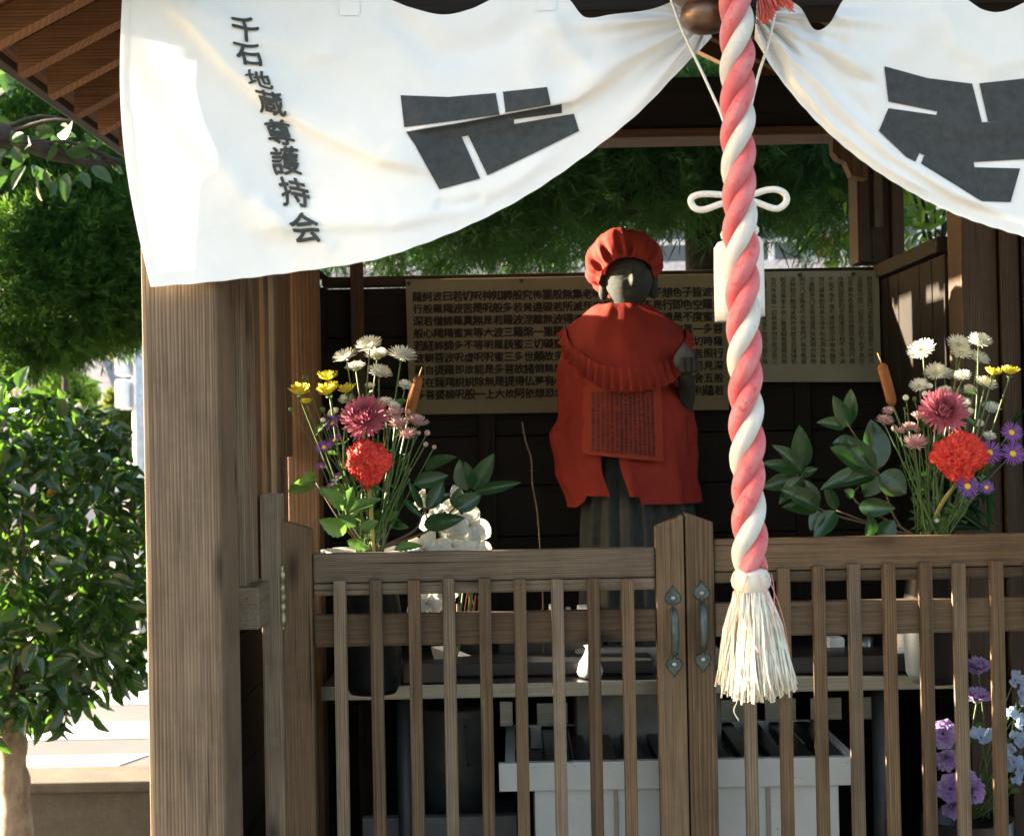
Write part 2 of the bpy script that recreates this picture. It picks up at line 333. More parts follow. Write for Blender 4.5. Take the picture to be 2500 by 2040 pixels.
# ---- gate post and gates
gp = beam('gate_post', (P(635, 1300, 2.84).x, 2.84, .345), (P(684, 1300, 2.84).x, 2.90, P(660, 1205, 2.84).z), WG['Z'], sh, .005)
beam('gate_post', (P(2705, 1300, 2.84).x, 2.84, .345), (P(2765, 1300, 2.84).x, 2.90, P(2700, 1170, 2.84).z), WG['Z'], sh, .005)

iron = plain('patinated_iron', (.075, .095, .085), .5, .5, var=.25, scale=60, bump=.2)
brass = plain('tarnished_brass', (.32, .27, .15), .45, .8, var=.25, scale=80)
screwm = plain('screw_steel', (.35, .36, .35), .4, .9)
def heart(c, up, s):
    """spade-shaped plate, point up or down, in the XZ plane facing -Y"""
    pts = []; H = [(0, 1.0), (.16, .72), (.42, .46), (.52, .18), (.46, -.08), (.26, -.22), (.1, -.16), (.06, -.34), (-.06, -.34), (-.1, -.16), (-.26, -.22), (-.46, -.08), (-.52, .18), (-.42, .46), (-.16, .72)]
    mb = MB(); n = len(H); f = 1 if up else -1
    A = [(c.x+a*s, c.y, c.z+b*s*f) for a, b in H]; B = [(c.x+a*s*.84, c.y-.0035, c.z+(b*.86+.03)*s*f) for a, b in H]
    idx = [(i, (i+1) % n, (i+1) % n+n, i+n) for i in range(n)]+[tuple(range(n, 2*n))]
    mb.add(A+B, idx if not up else [q[::-1] for q in idx]); return mb
def gate(label, left):
    d = 2.855
    xs0, xs1 = (P(686, 1330, d).x, P(760, 1330, d).x) if left else (P(1673.5, 1330, d).x, P(1742, 1330, d).x)
    xe0, xe1 = (P(1601, 1330, d).x, P(1669.5, 1330, d).x) if left else (P(2625, 1330, d).x, P(2698, 1330, d).x)
    g = thing('wooden_gate', ((xs0+xe1)/2, d, .36), label, 'gate', 'gates of the shrine')
    zb = .40
    def stile(x0, x1, zl, zr):
        def shp(v): return Vector((v.x, v.y, v.z if v.z < 1 else (zl if v.x < (x0+x1)/2 else zr)))
        return beam('stile', (x0, d, zb), (x1, d+.036, max(zl, zr)), WB['Z'], g, .003, shape=shp)
    if left:
        stile(xs0, xs1, P(688, 1270, d).z, P(760, 1291, d).z); m = stile(xe0, xe1, P(1601, 1285, d).z, P(1669, 1257, d).z)
    else:
        m = stile(xs0, xs1, P(1673, 1250, d).z, P(1742, 1274, d).z); stile(xe0, xe1, P(2625, 1240, d).z, P(2698, 1225, d).z)
    ya, yb = d+.007, d+.033; pr = 1200 if left else 2120
    def rail(py0, py1, px, mat=WG, dy=0.0):
        return beam('rail', (xs1+.001, ya+dy, P(px, py1, ya).z), (xe0-.001, yb-dy, P(px, py0, ya).z), mat['X'], g, .005)
    if left: rail(1343, 1416, pr); rail(1417.5, 1447, pr, WG, .002); rail(1494, 1572, pr, WB)
    else: rail(1309, 1388, pr, WB); rail(1389.5, 1417, pr, WB, .002); rail(1465, 1548, pr, WB)
    beam('rail', (xs1+.001, ya, .46), (xe0-.001, yb, .54), WB['X'], g, .004)
    tops = [829.6, 918, 1011.6, 1095, 1183, 1268, 1360, 1447, 1530] if left else [1824, 1910, 1996.5, 2082.6, 2168, 2257, 2339, 2429, 2516, 2590]
    for i, px in enumerate(tops):
        c = P(px, 1420, d); ht = SZ(31, d)/2; pt = (1413-(px-829)*.006+random.uniform(-3, 3)) if left else (1383-(px-1910)*.032+random.uniform(-3, 3))
        beam('slat', (c.x-ht+.0003, ya-.0235, .44), (c.x+ht-.0003, ya-.0015, P(px, pt, d).z), (WB if (i*7) % 3 else WG)['Z'], g, .0035, jit=R_(.12))
    # handle
    hx, hy = (1643, 1448) if left else (1713, 1436); yf = d-.0005
    h0, h1 = P(hx, hy+18, yf), P(hx, hy+166, yf); s = SZ(40, yf)
    h0.y = h1.y = yf; h1.x = h0.x
    hd = MB(); pts = spline([h0+Vector((0, .001, -.016)), h0+Vector((0, -.016, -.022)), (h0+h1)/2+Vector((0, -.026, .01)), (h0+h1)/2+Vector((0, -.025, -.012)), h1+Vector((0, -.017, .02)), h1+Vector((0, .001, .014))], 22)
    hd.tube(pts, [.0052+.0026*math.sin(math.pi*i/22) for i in range(23)], 10); grip = hd.build('handle', iron, g)
    for c, up in ((h0, True), (h1, False)):
        pl = heart(c, up, s).build('plate', iron, grip, False)
        sc_ = MB().lathe([(.0042, 0), (.0042, -.001), (.003, -.0018), (0, -.0018)], c+Vector((0, -.0036, .005 if up else -.005)), 12, Vector((0, 1, 0))); sc_.build('screw', screwm, grip)
    return g
G1 = gate('slatted wooden gate leaf standing beside the thick corner post', True)
G2 = gate('slatted wooden gate leaf behind the hanging rope tassel', False)
for g, px, py0, py1 in ((G1, 688, 1378, 1540),):
    a, b = P(px, py0, 2.846), P(px, py1, 2.846); L = a.z-b.z; r = .0068; h = [(0, 0), (.003, .002), (.0042, .006), (.0022, .010), (.0055, .012), (r, .018)]
    for k in range(1, 5): zk = .018+(L-.036)*k/5; h += [(r, zk-.0006), (r*.86, zk-.0004), (r*.86, zk+.0004), (r, zk+.0006)]
    h += [(r, L-.018), (.0055, L-.012), (.0022, L-.010), (.0042, L-.006), (.003, L-.002), (0, L)]
    MB().lathe(h, (a.x, 2.8465, b.z), 16).build('hinge', brass, g)

# ================================================================== CURTAIN
t = NT('white_cotton'); v = t.coord('Object'); f = t.noise(v, 9, 5, .6); wv = t.noise(t.coord('Object', (1, 1, 1)), 900, 2)
cc = t.ramp(f, [(.3, (.83, .83, .80)), (.7, (.88, .88, .865))]); t.base(cc, .85, 0, .15); t.b.inputs['Sheen Weight'].default_value = .1
cr = t.noise(t.coord('Object', (1, 1, 1.6)), 16, 5, .55, 1.2); fw = t.noise(t.coord('Object', (1, 1, 1)), 55, 4, .6, .8); t.bump(t.mix(.4, cr, t.mix(.5, fw, wv)), .35, .006); t.thin((.80, .80, .78), .085); COTTON = t.m
t = NT('printed_ink'); f = t.noise(t.coord('Object'), 60, 5, .7); t.base(t.ramp(f, [(.3, (.045, .05, .052)), (.7, (.075, .082, .082))]), .8, 0, .2); t.thin((.03, .03, .03), .12); INK = t.m
def polyd(px, py, pts):
    """signed distance (pixels) to a polyline; + is below/right of it; also the position along it 0..1"""
    best = (1e9, 0, 0); n = len(pts)-1
    for i in range(n):
        ax, ay = pts[i]; bx, by = pts[i+1]; dx, dy = bx-ax, by-ay; L2 = dx*dx+dy*dy
        u = max(0, min(1, ((px-ax)*dx+(py-ay)*dy)/L2)); qx, qy = px-ax-u*dx, py-ay-u*dy; d = math.hypot(qx, qy)
        if d < best[0]: best = (d, 1 if dx*qy-dy*qx > 0 else -1, (i+u)/n)
    return best[0]*best[1], best[2]
def smooth01(x): x = max(0, min(1, x)); return x*x*(3-2*x)
# creases: polyline in photograph pixels, height (m, + towards the viewer), width above, width below
CRL = [([(380, -20), (470, 60), (560, 160), (660, 245), (780, 320), (930, 385), (1100, 420)], .016, 80, 20),
       ([(310, 60), (400, 190), (480, 330), (600, 480), (760, 590)], .008, 40, 46),
       ([(440, -10), (560, 60), (700, 110), (860, 140)], .006, 40, 30),
       ([(1340, 10), (1250, 90), (1150, 135), (1060, 130), (980, 60), (930, 0)], -.010, 34, 40),
       ([(985, 318), (1100, 303), (1250, 272), (1400, 246), (1560, 150)], .014, 46, 9),
       ([(1010, 345), (1150, 350), (1300, 320), (1440, 255), (1580, 140)], -.007, 20, 26),
       ([(560, 560), (760, 545), (960, 545), (1120, 505), (1260, 440), (1400, 340)], .007, 40, 20),
       ([(1060, 495), (1110, 505), (1190, 480)], -.006, 14, 14),
       ([(330, 250), (372, 420), (430, 640)], .005, 20, 30),
       ([(620, 470), (700, 560), (830, 610)], .004, 24, 30),
       ([(1345, 20), (1380, 110), (1440, 160), (1560, 110)], .006, 26, 30),
       ([(860, 30), (800, 120), (700, 190), (600, 180)], .005, 50, 30),
       ([(1330, 20), (1300, 180), (1330, 300)], .004, 40, 40)]
CRR = [([(1890, 20), (1960, 140), (2050, 260), (2180, 380), (2330, 470), (2500, 540)], .014, 20, 14),
       ([(1880, 60), (1940, 190), (2040, 315), (2150, 400), (2300, 490)], .010, 12, 10),
       ([(1930, 10), (1985, 110), (2060, 180), (2150, 215)], -.010, 16, 20),
       ([(2080, 10), (2075, 120), (2140, 290), (2260, 390)], .009, 40, 22),
       ([(2060, 20), (2010, 90), (1990, 160)], .006, 18, 18),
       ([(2300, -10), (2340, 110), (2420, 160), (2560, 130)], .008, 50, 30),
       ([(2160, 250), (2300, 300), (2420, 320), (2600, 300)], .006, 40, 24),
       ([(2330, 0), (2200, 110), (2120, 160)], .006, 40, 26)]
def cdepth(px, py, cr, kx, ky, base):
    d = base
    for pts, amp, w1, w2 in cr:
        s, u = polyd(px, py, pts); wd = w1 if s < 0 else w2
        e = smooth01(u/.15)*smooth01((1-u)/.15)*.9+.1
        d -= amp*math.exp(-(s/wd)**2)*e
    # gathers radiating from the knot
    a = math.atan2(py-ky, abs(px-kx)+1); r = math.hypot(px-kx, py-ky)
    d -= .012*math.exp(-(r/260)**2)*(math.sin(a*15+.6)+.5*math.sin(a*31))+.0
    d += .004*noise.noise(Vector((px/230, py/180, kx)))+.0012*noise.noise(Vector((px/70, py/55, 3+kx)))+.0006*noise.noise(Vector((px/33, py/27, 9+kx)))
    return d
def dL(px, py): return cdepth(px, py, CRL, 1735, 40, 2.526-.026*smooth01((px-640)/400)) - .012*smooth01((py-250)/350)*smooth01((1500-px)/900)*smooth01((px-700)/300) + .05*math.exp(-((px-1720)**2+(py-20)**2)/150**2)
def dR(px, py): return cdepth(px, py, CRR, 1840, 30, 2.50) + .05*math.exp(-((px-1830)**2+(py-20)**2)/130**2)
def pl(pts, u):
    """point on a polyline (smoothed) by x-parameter list [(u,x,y)]"""
    for i in range(len(pts)-1):
        if u <= pts[i+1][0] or i == len(pts)-2:
            a, b = pts[i], pts[i+1]; t = (u-a[0])/(b[0]-a[0])
            p0 = pts[max(i-1, 0)]; p3 = pts[min(i+2, len(pts)-1)]
            m0 = [(b[k]-p0[k])/(b[0]-p0[0])*(b[0]-a[0]) for k in (1, 2)]; m1 = [(p3[k]-a[k])/(p3[0]-a[0])*(b[0]-a[0]) for k in (1, 2)]
            h = (2*t**3-3*t*t+1, t**3-2*t*t+t, -2*t**3+3*t*t, t**3-t*t)
            return [h[0]*a[k+1]+h[1]*m0[k]+h[2]*b[k+1]+h[3]*m1[k] for k in range(2)]
TL = [(0, 300, -30), (.08, 400, -45), (.25, 640, -35), (.40, 850, -18), (.45, 935, -6), (.5, 1000, 18), (.555, 1080, 36), (.61, 1150, 22), (.66, 1225, -10), (.72, 1330, -14), (.76, 1385, -4), (.80, 1428, 42), (.84, 1490, 36), (.92, 1600, 20), (1, 1700, -25)]
BL = [(0, 368, 700), (.08, 500, 690), (.2, 690, 668), (.34, 900, 637), (.42, 1010, 604), (.52, 1150, 548), (.62, 1290, 475), (.74, 1440, 372), (.84, 1560, 275), (.93, 1660, 172), (1, 1738, 92)]
TR = [(0, 1850, -30), (.1, 1950, 15), (.15, 1988, 72), (.2, 2025, 58), (.26, 2068, -8), (.4, 2200, -25), (.5, 2335, -12), (.58, 2400, 24), (.66, 2450, 28), (.8, 2550, -10), (1, 2760, -15)]
BR = [(0, 1842, 95), (.08, 1895, 180), (.18, 1970, 272), (.28, 2045, 345), (.4, 2135, 415), (.52, 2235, 476), (.64, 2335, 524), (.76, 2440, 560), (.88, 2560, 590), (1, 2760, 610)]
def cloth(T, B, dep, bow):
    def fn(u, v):
        a = pl(T, u); b = pl(B, u); x = a[0]+(b[0]-a[0])*v; y = a[1]+(b[1]-a[1])*v
        x += bow*math.sin(math.pi*v)*max(0, 1-u*5)
        if v > .9: y += math.sin(u*130)*.8*(v-.9)*10
        return P(x, y, dep(x, y))
    return fn
cur = thing('shrine_curtain', P(1000, 0, 2.49), 'white cotton shrine curtain with black lettering and crests, gathered at the middle', 'curtain')
fL = cloth(TL, BL, dL, -34); fR = cloth(TR, BR, dR, 0)
cl = MB().grid(fL, 230, 110).build('cloth', COTTON, cur); cr_ = MB().grid(fR, 150, 90).build('cloth', COTTON, cur)
def offs(fn, du, dv, k=.0012):
    return lambda u, v: fn(du[0]+(du[1]-du[0])*u, dv[0]+(dv[1]-dv[0])*v)+Vector((0, -k, 0))
MB().grid(offs(fL, (.0, .016), (.0, 1)), 2, 110).build('hem', COTTON, cl)
MB().grid(offs(fL, (.0165, 1), (.955, 1)), 200, 3).build('hem', COTTON, cl)
MB().grid(offs(fR, (.0, 1), (.955, 1)), 130, 3).build('hem', COTTON, cr_)
for x0, x1, y1 in ((830, 878, 38), (1312, 1357, 26)):
    MB().grid(lambda u, v: P(x0+(x1-x0)*u, -40+(y1+40)*v, dL(x0+(x1-x0)*u, -40+(y1+40)*v)-.0025), 8, 8).build('loop_tab', COTTON, cur)
# black crest pieces printed on the cloth
def patch(q, dep, parent, n=14):
    def fn(u, v):
        a = [q[0][k]+(q[1][k]-q[0][k])*u for k in (0, 1)]; b = [q[3][k]+(q[2][k]-q[3][k])*u for k in (0, 1)]; x = a[0]+(b[0]-a[0])*v; y = a[1]+(b[1]-a[1])*v
        return P(x, y, dep(x, y)-.0022)
    return MB().grid(fn, n, n)
def z2(x, y): return (800+x*.4263, y*.4263)
def z3(x, y): return (1600+x*.4263, y*.4263)
EL = [[(417, 546), (690, 556), (711, 694), (438, 730)], [(690, 556), (962, 533), (985, 658), (711, 694)], [(1003, 526), (1257, 499), (1278, 601), (1018, 646)], [(448, 755), (770, 702), (768, 785), (500, 830)], [(500, 830), (768, 785), (873, 1022), (640, 1085)],
      [(770, 702), (1062, 648), (1068, 711), (768, 785)], [(1062, 648), (1340, 597), (1342, 648), (1062, 685)], [(805, 776), (1068, 711), (1180, 878), (915, 1005)], [(1068, 711), (1410, 652), (1440, 750), (1180, 878)]]
ER = [[(1312, 380), (1560, 448), (1615, 638), (1335, 582)], [(1560, 448), (1815, 480), (1870, 700), (1615, 638)], [(1855, 478), (2300, 430), (2300, 695), (1905, 698)], [(1335, 620), (1615, 660), (1540, 890), (1280, 750)], [(1615, 638), (1870, 700), (1822, 928), (1540, 890)],
      [(1870, 700), (2300, 695), (2300, 902), (1822, 928)], [(1280, 750), (1513, 875.5), (1490, 926), (1440, 900)], [(1540, 890), (1822, 928), (1870, 1152), (1522, 936)], [(1829, 958), (2090, 965), (2035, 1158), (1870, 1152)]]
mb = MB()
for q in EL: g = patch([z2(*p) for p in q], dL, None); mb.add(g.v, g.f)
mb.build('crest', INK, cl)
mb = MB()
for q in ER: g = patch([z3(*p) for p in q], dR, None); mb.add(g.v, g.f)
mb.build('crest', INK, cr_)
# ---- lettering: outlines of the built-in font, laid on surfaces
GLY = {}
def glyph(ch, bold=.012, res=2, cuts=0):
    key = (ch, bold, res, cuts)
    if key not in GLY:
        cu = bpy.data.curves.new('glyph', 'FONT'); cu.body = ch; cu.size = 1; cu.offset = bold; cu.resolution_u = res; o = bpy.data.objects.new('glyph', cu); col.objects.link(o)
        bpy.context.view_layer.update(); me = bpy.data.meshes.new_from_object(o.evaluated_get(bpy.context.evaluated_depsgraph_get()))
        bm = bmesh.new(); bm.from_mesh(me); bmesh.ops.triangulate(bm, faces=bm.faces)
        for _ in range(cuts):
            ed = [e for e in bm.edges if e.calc_length() > .12]
            if ed: bmesh.ops.subdivide_edges(bm, edges=ed, cuts=1); bmesh.ops.triangulate(bm, faces=bm.faces)
        V = np.array([v.co[:2] for v in bm.verts]) if bm.verts else np.zeros((0, 2)); bm.verts.index_update(); F = np.array([[v.index for v in f.verts] for f in bm.faces], int).reshape(-1, 3); bm.free()
        bpy.data.objects.remove(o); bpy.data.curves.remove(cu); bpy.data.meshes.remove(me)
        if len(V): V -= (V.max(0)+V.min(0))/2
        GLY[key] = (V, F)
    return GLY[key]
mb = MB()
for ch, x, y, s, sy in (('千', 598, 70, 76, .9), ('石', 606, 133, 74, .85), ('地', 632, 194, 68, .7), ('蔵', 662, 252, 72, .92), ('尊', 682, 325, 74, .95), ('護', 697, 393, 80, .95), ('持', 718, 470, 78, 1.0), ('会', 744, 556, 82, 1.0)):
    V, F = glyph(ch, 0, 3, 2); s *= .95
    for k, (ox, oy) in enumerate(((0, 0), (.018, .006), (-.018, -.006), (.006, .022), (-.006, -.02), (.022, .028), (-.022, .014))):
        pts = []
        for gx, gy in V:
            gx = gx+ox; gy = gy+oy; bx = gx+.03*math.sin(gy*6+x); by = gy*sy-.04*math.sin(gx*5+y)+.12*gx    # a brush hand: strokes climb and sway
            X = x+bx*s-by*s*.22; Y = y-by*s+gx*s*.20; pts.append(P(X, Y, dL(X, Y)-.0028-k*.00015))
        mb.add(pts, [tuple(f) for f in F])
mb.build('lettering', INK, cl, False)

# ================================================================== BELL, ROPE AND CORDS
bronze = plain('dull_bronze', (.20, .125, .085), .38, .75, var=.3, scale=14, bump=.1)
c = P(1722, -78, 2.40); u = SZ(1, 2.41)
bell = thing('bell', c, 'brown bronze bell hanging above the red and white rope', 'bell')
MB().lathe([(0, 112*u), (40*u, 106*u), (80*u, 78*u), (104*u, 40*u), (111*u, 0), (104*u, -40*u), (84*u, -72*u), (66*u, -88*u), (50*u, -94*u)], c, 40).build('body', bronze, bell)
MB().lathe([(50*u, -92*u), (60*u, -100*u), (64*u, -118*u), (60*u, -138*u), (44*u, -153*u), (20*u, -159*u), (0, -160*u)], c, 40).build('lip', bronze, bell)
def ropemat(name, deep, outer, dirt):
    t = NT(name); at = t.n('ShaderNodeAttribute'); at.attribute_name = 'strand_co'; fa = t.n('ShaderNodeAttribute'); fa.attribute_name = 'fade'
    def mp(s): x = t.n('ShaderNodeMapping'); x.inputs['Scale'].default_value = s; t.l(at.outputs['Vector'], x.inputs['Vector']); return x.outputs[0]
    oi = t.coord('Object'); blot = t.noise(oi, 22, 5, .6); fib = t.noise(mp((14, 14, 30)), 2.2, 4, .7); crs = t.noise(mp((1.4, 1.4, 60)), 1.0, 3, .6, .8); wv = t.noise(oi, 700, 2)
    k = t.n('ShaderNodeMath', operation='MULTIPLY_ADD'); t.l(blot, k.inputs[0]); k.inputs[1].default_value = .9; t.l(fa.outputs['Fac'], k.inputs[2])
    c = t.ramp(k.outputs[0], [(.55, deep), (.95, tuple(.5*a+.5*b for a, b in zip(deep, outer))), (1.0, outer)])  # deep colour towards the rope axis, paler on the outward side
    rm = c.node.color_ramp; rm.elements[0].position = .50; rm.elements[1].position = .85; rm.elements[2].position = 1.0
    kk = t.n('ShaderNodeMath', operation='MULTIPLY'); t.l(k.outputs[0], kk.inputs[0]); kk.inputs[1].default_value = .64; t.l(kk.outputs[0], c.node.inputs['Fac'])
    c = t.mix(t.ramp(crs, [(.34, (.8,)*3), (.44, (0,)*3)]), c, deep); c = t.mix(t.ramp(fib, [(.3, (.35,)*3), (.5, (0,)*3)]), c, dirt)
    t.base(c, .85, 0, .15); t.b.inputs['Sheen Weight'].default_value = .35; t.b.inputs['Sheen Roughness'].default_value = .4
    t.bump(t.mix(.35, t.mix(.5, crs, fib), wv), .9, .006); return t.m
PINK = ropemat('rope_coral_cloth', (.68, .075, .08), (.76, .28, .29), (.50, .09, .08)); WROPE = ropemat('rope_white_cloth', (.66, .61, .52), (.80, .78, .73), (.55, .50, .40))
RD = 2.33
rope = thing('bell_rope', P(1834, 1700, RD), 'thick twisted red and white bell rope with cream tassel', 'rope')
axp = spline([P(1795, -60, RD), P(1800, 120, RD), P(1803, 400, RD), P(1813, 700, RD), P(1822, 1000, RD), P(1829, 1250, RD), P(1832, 1392, RD)], 360)
rs, rc = SZ(21.5, RD), SZ(21, RD); pitch = SZ(237, RD)
for k, m in enumerate((WROPE, PINK, PINK)):
    pts = []; rad = []
    for i, p in enumerate(axp):
        L = (axp[0]-p).length; a = -2*math.pi*L/pitch + k*2*math.pi/3 + 2.9
        wob = 1+.05*math.sin(L*60+k*2)+.03*noise.noise(Vector((L*30, k, 0)))
        pts.append(p+Vector((math.cos(a), math.sin(a), 0))*rc*wob); rad.append(rs*(1.04+.05*math.sin(L*45+k)))
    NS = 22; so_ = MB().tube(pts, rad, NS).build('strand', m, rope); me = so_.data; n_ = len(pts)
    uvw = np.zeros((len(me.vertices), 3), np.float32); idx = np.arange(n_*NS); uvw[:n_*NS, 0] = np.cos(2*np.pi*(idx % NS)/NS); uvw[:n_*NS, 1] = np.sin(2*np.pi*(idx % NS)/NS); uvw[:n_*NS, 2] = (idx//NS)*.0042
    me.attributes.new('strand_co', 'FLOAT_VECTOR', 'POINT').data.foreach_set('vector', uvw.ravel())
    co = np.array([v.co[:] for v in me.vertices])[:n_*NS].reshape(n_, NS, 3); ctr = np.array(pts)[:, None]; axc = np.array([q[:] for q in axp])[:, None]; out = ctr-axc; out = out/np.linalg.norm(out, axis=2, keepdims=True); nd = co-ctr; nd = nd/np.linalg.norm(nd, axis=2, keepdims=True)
    me.attributes.new('fade', 'FLOAT', 'POINT').data.foreach_set('value', np.pad(((nd*out).sum(2)*.5+.5).ravel().astype(np.float32), (0, len(me.vertices)-n_*NS)))  # rises where the strand surface points away from the rope axis
cream = plain('cream_fringe', (.72, .67, .55), .8, 0, .2, var=.12, scale=60)
tc = P(1833, 1392, RD); u = SZ(1, RD)
kn = MB().lathe([(26*u, 6*u), (38*u, 1*u), (45*u, -9*u), (49*u, -24*u), (46*u, -38*u), (39*u, -48*u), (35*u, -54*u), (30*u, -54*u), (20*u, -50*u)], tc, 36)
tas = kn.build('tassel', WROPE, rope)
V = []; F = []
mb = MB()
for i in range(860):
    a = random.uniform(0, 2*math.pi); q = math.sqrt(random.uniform(.05, 1)); r0 = 38*u*q; r1 = (88+random.uniform(-10, 14))*u*q; L = (238+random.uniform(-26, 14)-10*math.sin(a*1.0+.4))*u
    if i % 90 == 3: L *= 1.0; r1 *= 1.15
    pts = []; b = a+random.uniform(-.1, .1); w0 = random.uniform(0, 6)
    for j in range(6):
        s = j/5; r = r0+(r1-r0)*(s**.85); aa = a+(b-a)*s
        pts.append(tc+Vector((math.cos(aa)*r+.003*math.sin(s*6+w0), math.sin(aa)*r*.92+.003*math.cos(s*5+w0), -50*u-L*s)) + Vector((12*u*s, 0, 0)))
    mb.tube(pts, [.0015, .0016, .0017, .0017, .0017, .0014], 5)
mb.build('fringe', cream, tas)
# stray threads and the thin red net over the tassel
mb = MB()
for a0, s in ((.8, 1), (2.2, -1), (3.6, 1), (4.4, -1), (5.4, 1), (4.9, 1), (5.9, -1)):
    pts = []
    for j in range(15):
        q = j/14; r = (47+32*q**.8)*u+.002; aa = a0+s*q*1.1; pts.append(tc+Vector((math.cos(aa)*r, math.sin(aa)*r*.93, (-6-190*q)*u))+Vector((8*u*q, 0, 0)))
    mb.tube(pts, .0007, 5)
mb.build('net_thread', plain('faded_red_thread', (.62, .26, .2), .8), tas)
mb = MB(); s0 = tc+Vector((-48*u, -.02, -278*u)); mb.tube(spline([s0, s0+Vector((.002, 0, -.02)), s0+Vector((-.003, 0, -.035)), s0+Vector((.004, 0, -.05))], 14), .0009, 5); mb.build('stray_thread', cream, tas)

CD = 2.43
knot = thing('cord_ornament', P(1795, 620, CD), 'white braided cord tied in a bow with two long white tassels', 'cord')
wc = plain('white_braid', (.80, .78, .71), .65, 0, .3, var=.06, scale=300, bump=.3)
def ptube(pts, r, n, name, mat, par, k=8): return MB().tube(spline([P(*p) for p in pts], n), r, k).build(name, mat, par)
ptube([(1635, -10, 2.47), (1668, 80, 2.462), (1720, 190, 2.455), (1768, 300, 2.44), (1790, 400, CD+.01), (1800, 480, CD)], .0023, 40, 'cord', wc, knot)
ptube([(1893, 30, 2.47), (1875, 110, 2.462), (1850, 190, 2.455), (1828, 290, 2.44), (1815, 400, CD+.01), (1802, 480, CD)], .0023, 40, 'cord', wc, knot)
ptube([(1800, 482, CD), (1765, 476, CD), (1715, 474, CD-.002), (1690, 482, CD-.003), (1688, 497, CD), (1700, 510, CD), (1722, 511, CD), (1760, 498, CD), (1800, 488, CD)], .0052, 60, 'bow_loop', wc, knot, 12)
ptube([(1800, 480, CD), (1840, 474, CD), (1868, 465, CD), (1895, 463, CD-.002), (1916, 473, CD-.003), (1920, 492, CD), (1905, 507, CD), (1885, 508, CD), (1840, 492, CD), (1800, 486, CD)], .0052, 60, 'bow_loop', wc, knot, 12)
MB().lathe([(0, .012), (.012, .008), (.015, 0), (.012, -.008), (0, -.012)], P(1802, 484, CD), 16).build('knot', wc, knot)
for px, top, bot, wd in ((1774, 578, 784, 31), (1838, 566, 770, 25)):
    u = SZ(1, CD); c = P(px, top, CD+.012)
    mb = MB()
    for ii in range(40):                                   # netted ball: a cage of little knots
        a = ii*2.399; z = 1-2*(ii+.5)/40; r = math.sqrt(1-z*z); cc_ = P(px, top-4, CD+.012)+Vector((r*math.cos(a), r*math.sin(a), z))*13*u
        mb.lathe([(0, .0024), (.0024, 0), (0, -.0024)], cc_, 6)
    tb = mb.build('netted_ball', wc, knot)
    ptube([(1802, 488, CD), (px*.5+901, 530, CD+.006), (px, top-14, CD+.012)], .0035, 12, 'cord', wc, knot)
    mb = MB(); n = 40; V = []; Fs = []
    prof = [(6, 8), (wd*.75, 14), (wd, 28), (wd*1.02, 60), (wd*1.04, 120), (wd*1.04, 170), (wd*1.03, 205), (wd*.6, 206), (0, 202)]
    for j, (r, h) in enumerate(prof):
        for k in range(n):
            a = 2*math.pi*k/n; rr = r*(1+(.035*math.sin(k*13) if 1 < j < 7 else 0)); ph = c+Vector((math.cos(a)*rr*u, math.sin(a)*rr*u, -h*u-(random.uniform(0, 4)*u if j == 6 else 0))); V.append(ph)
    for j in range(len(prof)-1):
        for k in range(n): Fs.append((j*n+k, j*n+(k+1) % n, (j+1)*n+(k+1) % n, (j+1)*n+k))
    mb.add(V, Fs); mb.build('tassel', plain('white_tassel_silk', (.68, .66, .60), .6, 0, .3, var=.05, scale=200), knot)
u = SZ(1, 2.36); c0 = P(1845, -70, 2.40)
rt = thing('red_tassel', c0, 'small coral red tassel end beside the bell', 'tassel')
mb = MB()
for i in range(150):
    q = random.random(); tgt = P(1858+80*q+random.uniform(-8, 8), 34+22*math.sin(q*5+1)+random.uniform(-22, 6), 2.38+random.uniform(-.03, .015)); st = P(1846+10*q, -60, 2.40+random.uniform(-.01, .01))
    mid = st.lerp(tgt, .5)+Vector((random.uniform(-.004, .004), random.uniform(-.004, .004), .004)); mb.tube(spline([st, mid, tgt], 5), .0012, 5)
mb.build('fringe', plain('coral_thread', (.80, .16, .12), .7, 0, .3, var=.2, scale=90), rt)
MB().lathe([(0, .02), (.012, .014), (.015, 0), (.011, -.012), (.006, -.016)], c0+Vector((.004, 0, .0)), 16).build('head', plain('coral_cord', (.75, .14, .11), .7), rt)

# ================================================================== STATUE
SD = 3.45; u = SZ(1, SD)
stonem = NT('dark_stone'); v = stonem.coord('Object'); f = stonem.noise(v, 14, 6, .65); f2 = stonem.noise(v, 160, 4, .7)
stonem.base(stonem.mix(.5, stonem.ramp(f, [(.3, (.018, .021, .018)), (.7, (.048, .049, .041))]), stonem.ramp(f2, [(.35, (.55,)*3), (.65, (1,)*3)]), 'MULTIPLY'), .85, 0, .3); stonem.bump(f2, .5, .003); STONE = stonem.m
def redcloth(name, c):
    t = NT(name); f = t.noise(t.coord('Object'), 10, 4, .6); f2 = t.noise(t.coord('Object', (1, 1, .5)), 35, 4, .6, .6)
    t.base(t.ramp(f, [(.3, tuple(.8*x for x in c)), (.7, c)]), .8, 0, .15); t.bump(f2, .35, .006); t.thin(tuple(.7*x for x in c), .12); return t.m
RED = redcloth('red_cotton', (.25, .027, .016)); RED2 = redcloth('red_cotton_apron', (.29, .040, .020))
sx = 1527
def SP(px, py, dy=0): return P(px, py, SD)+Vector((0, dy, 0))
stt = thing('stone_statue', SP(sx, 1560), 'dark stone standing figure dressed in red cap, bib, robe and apron', 'statue')
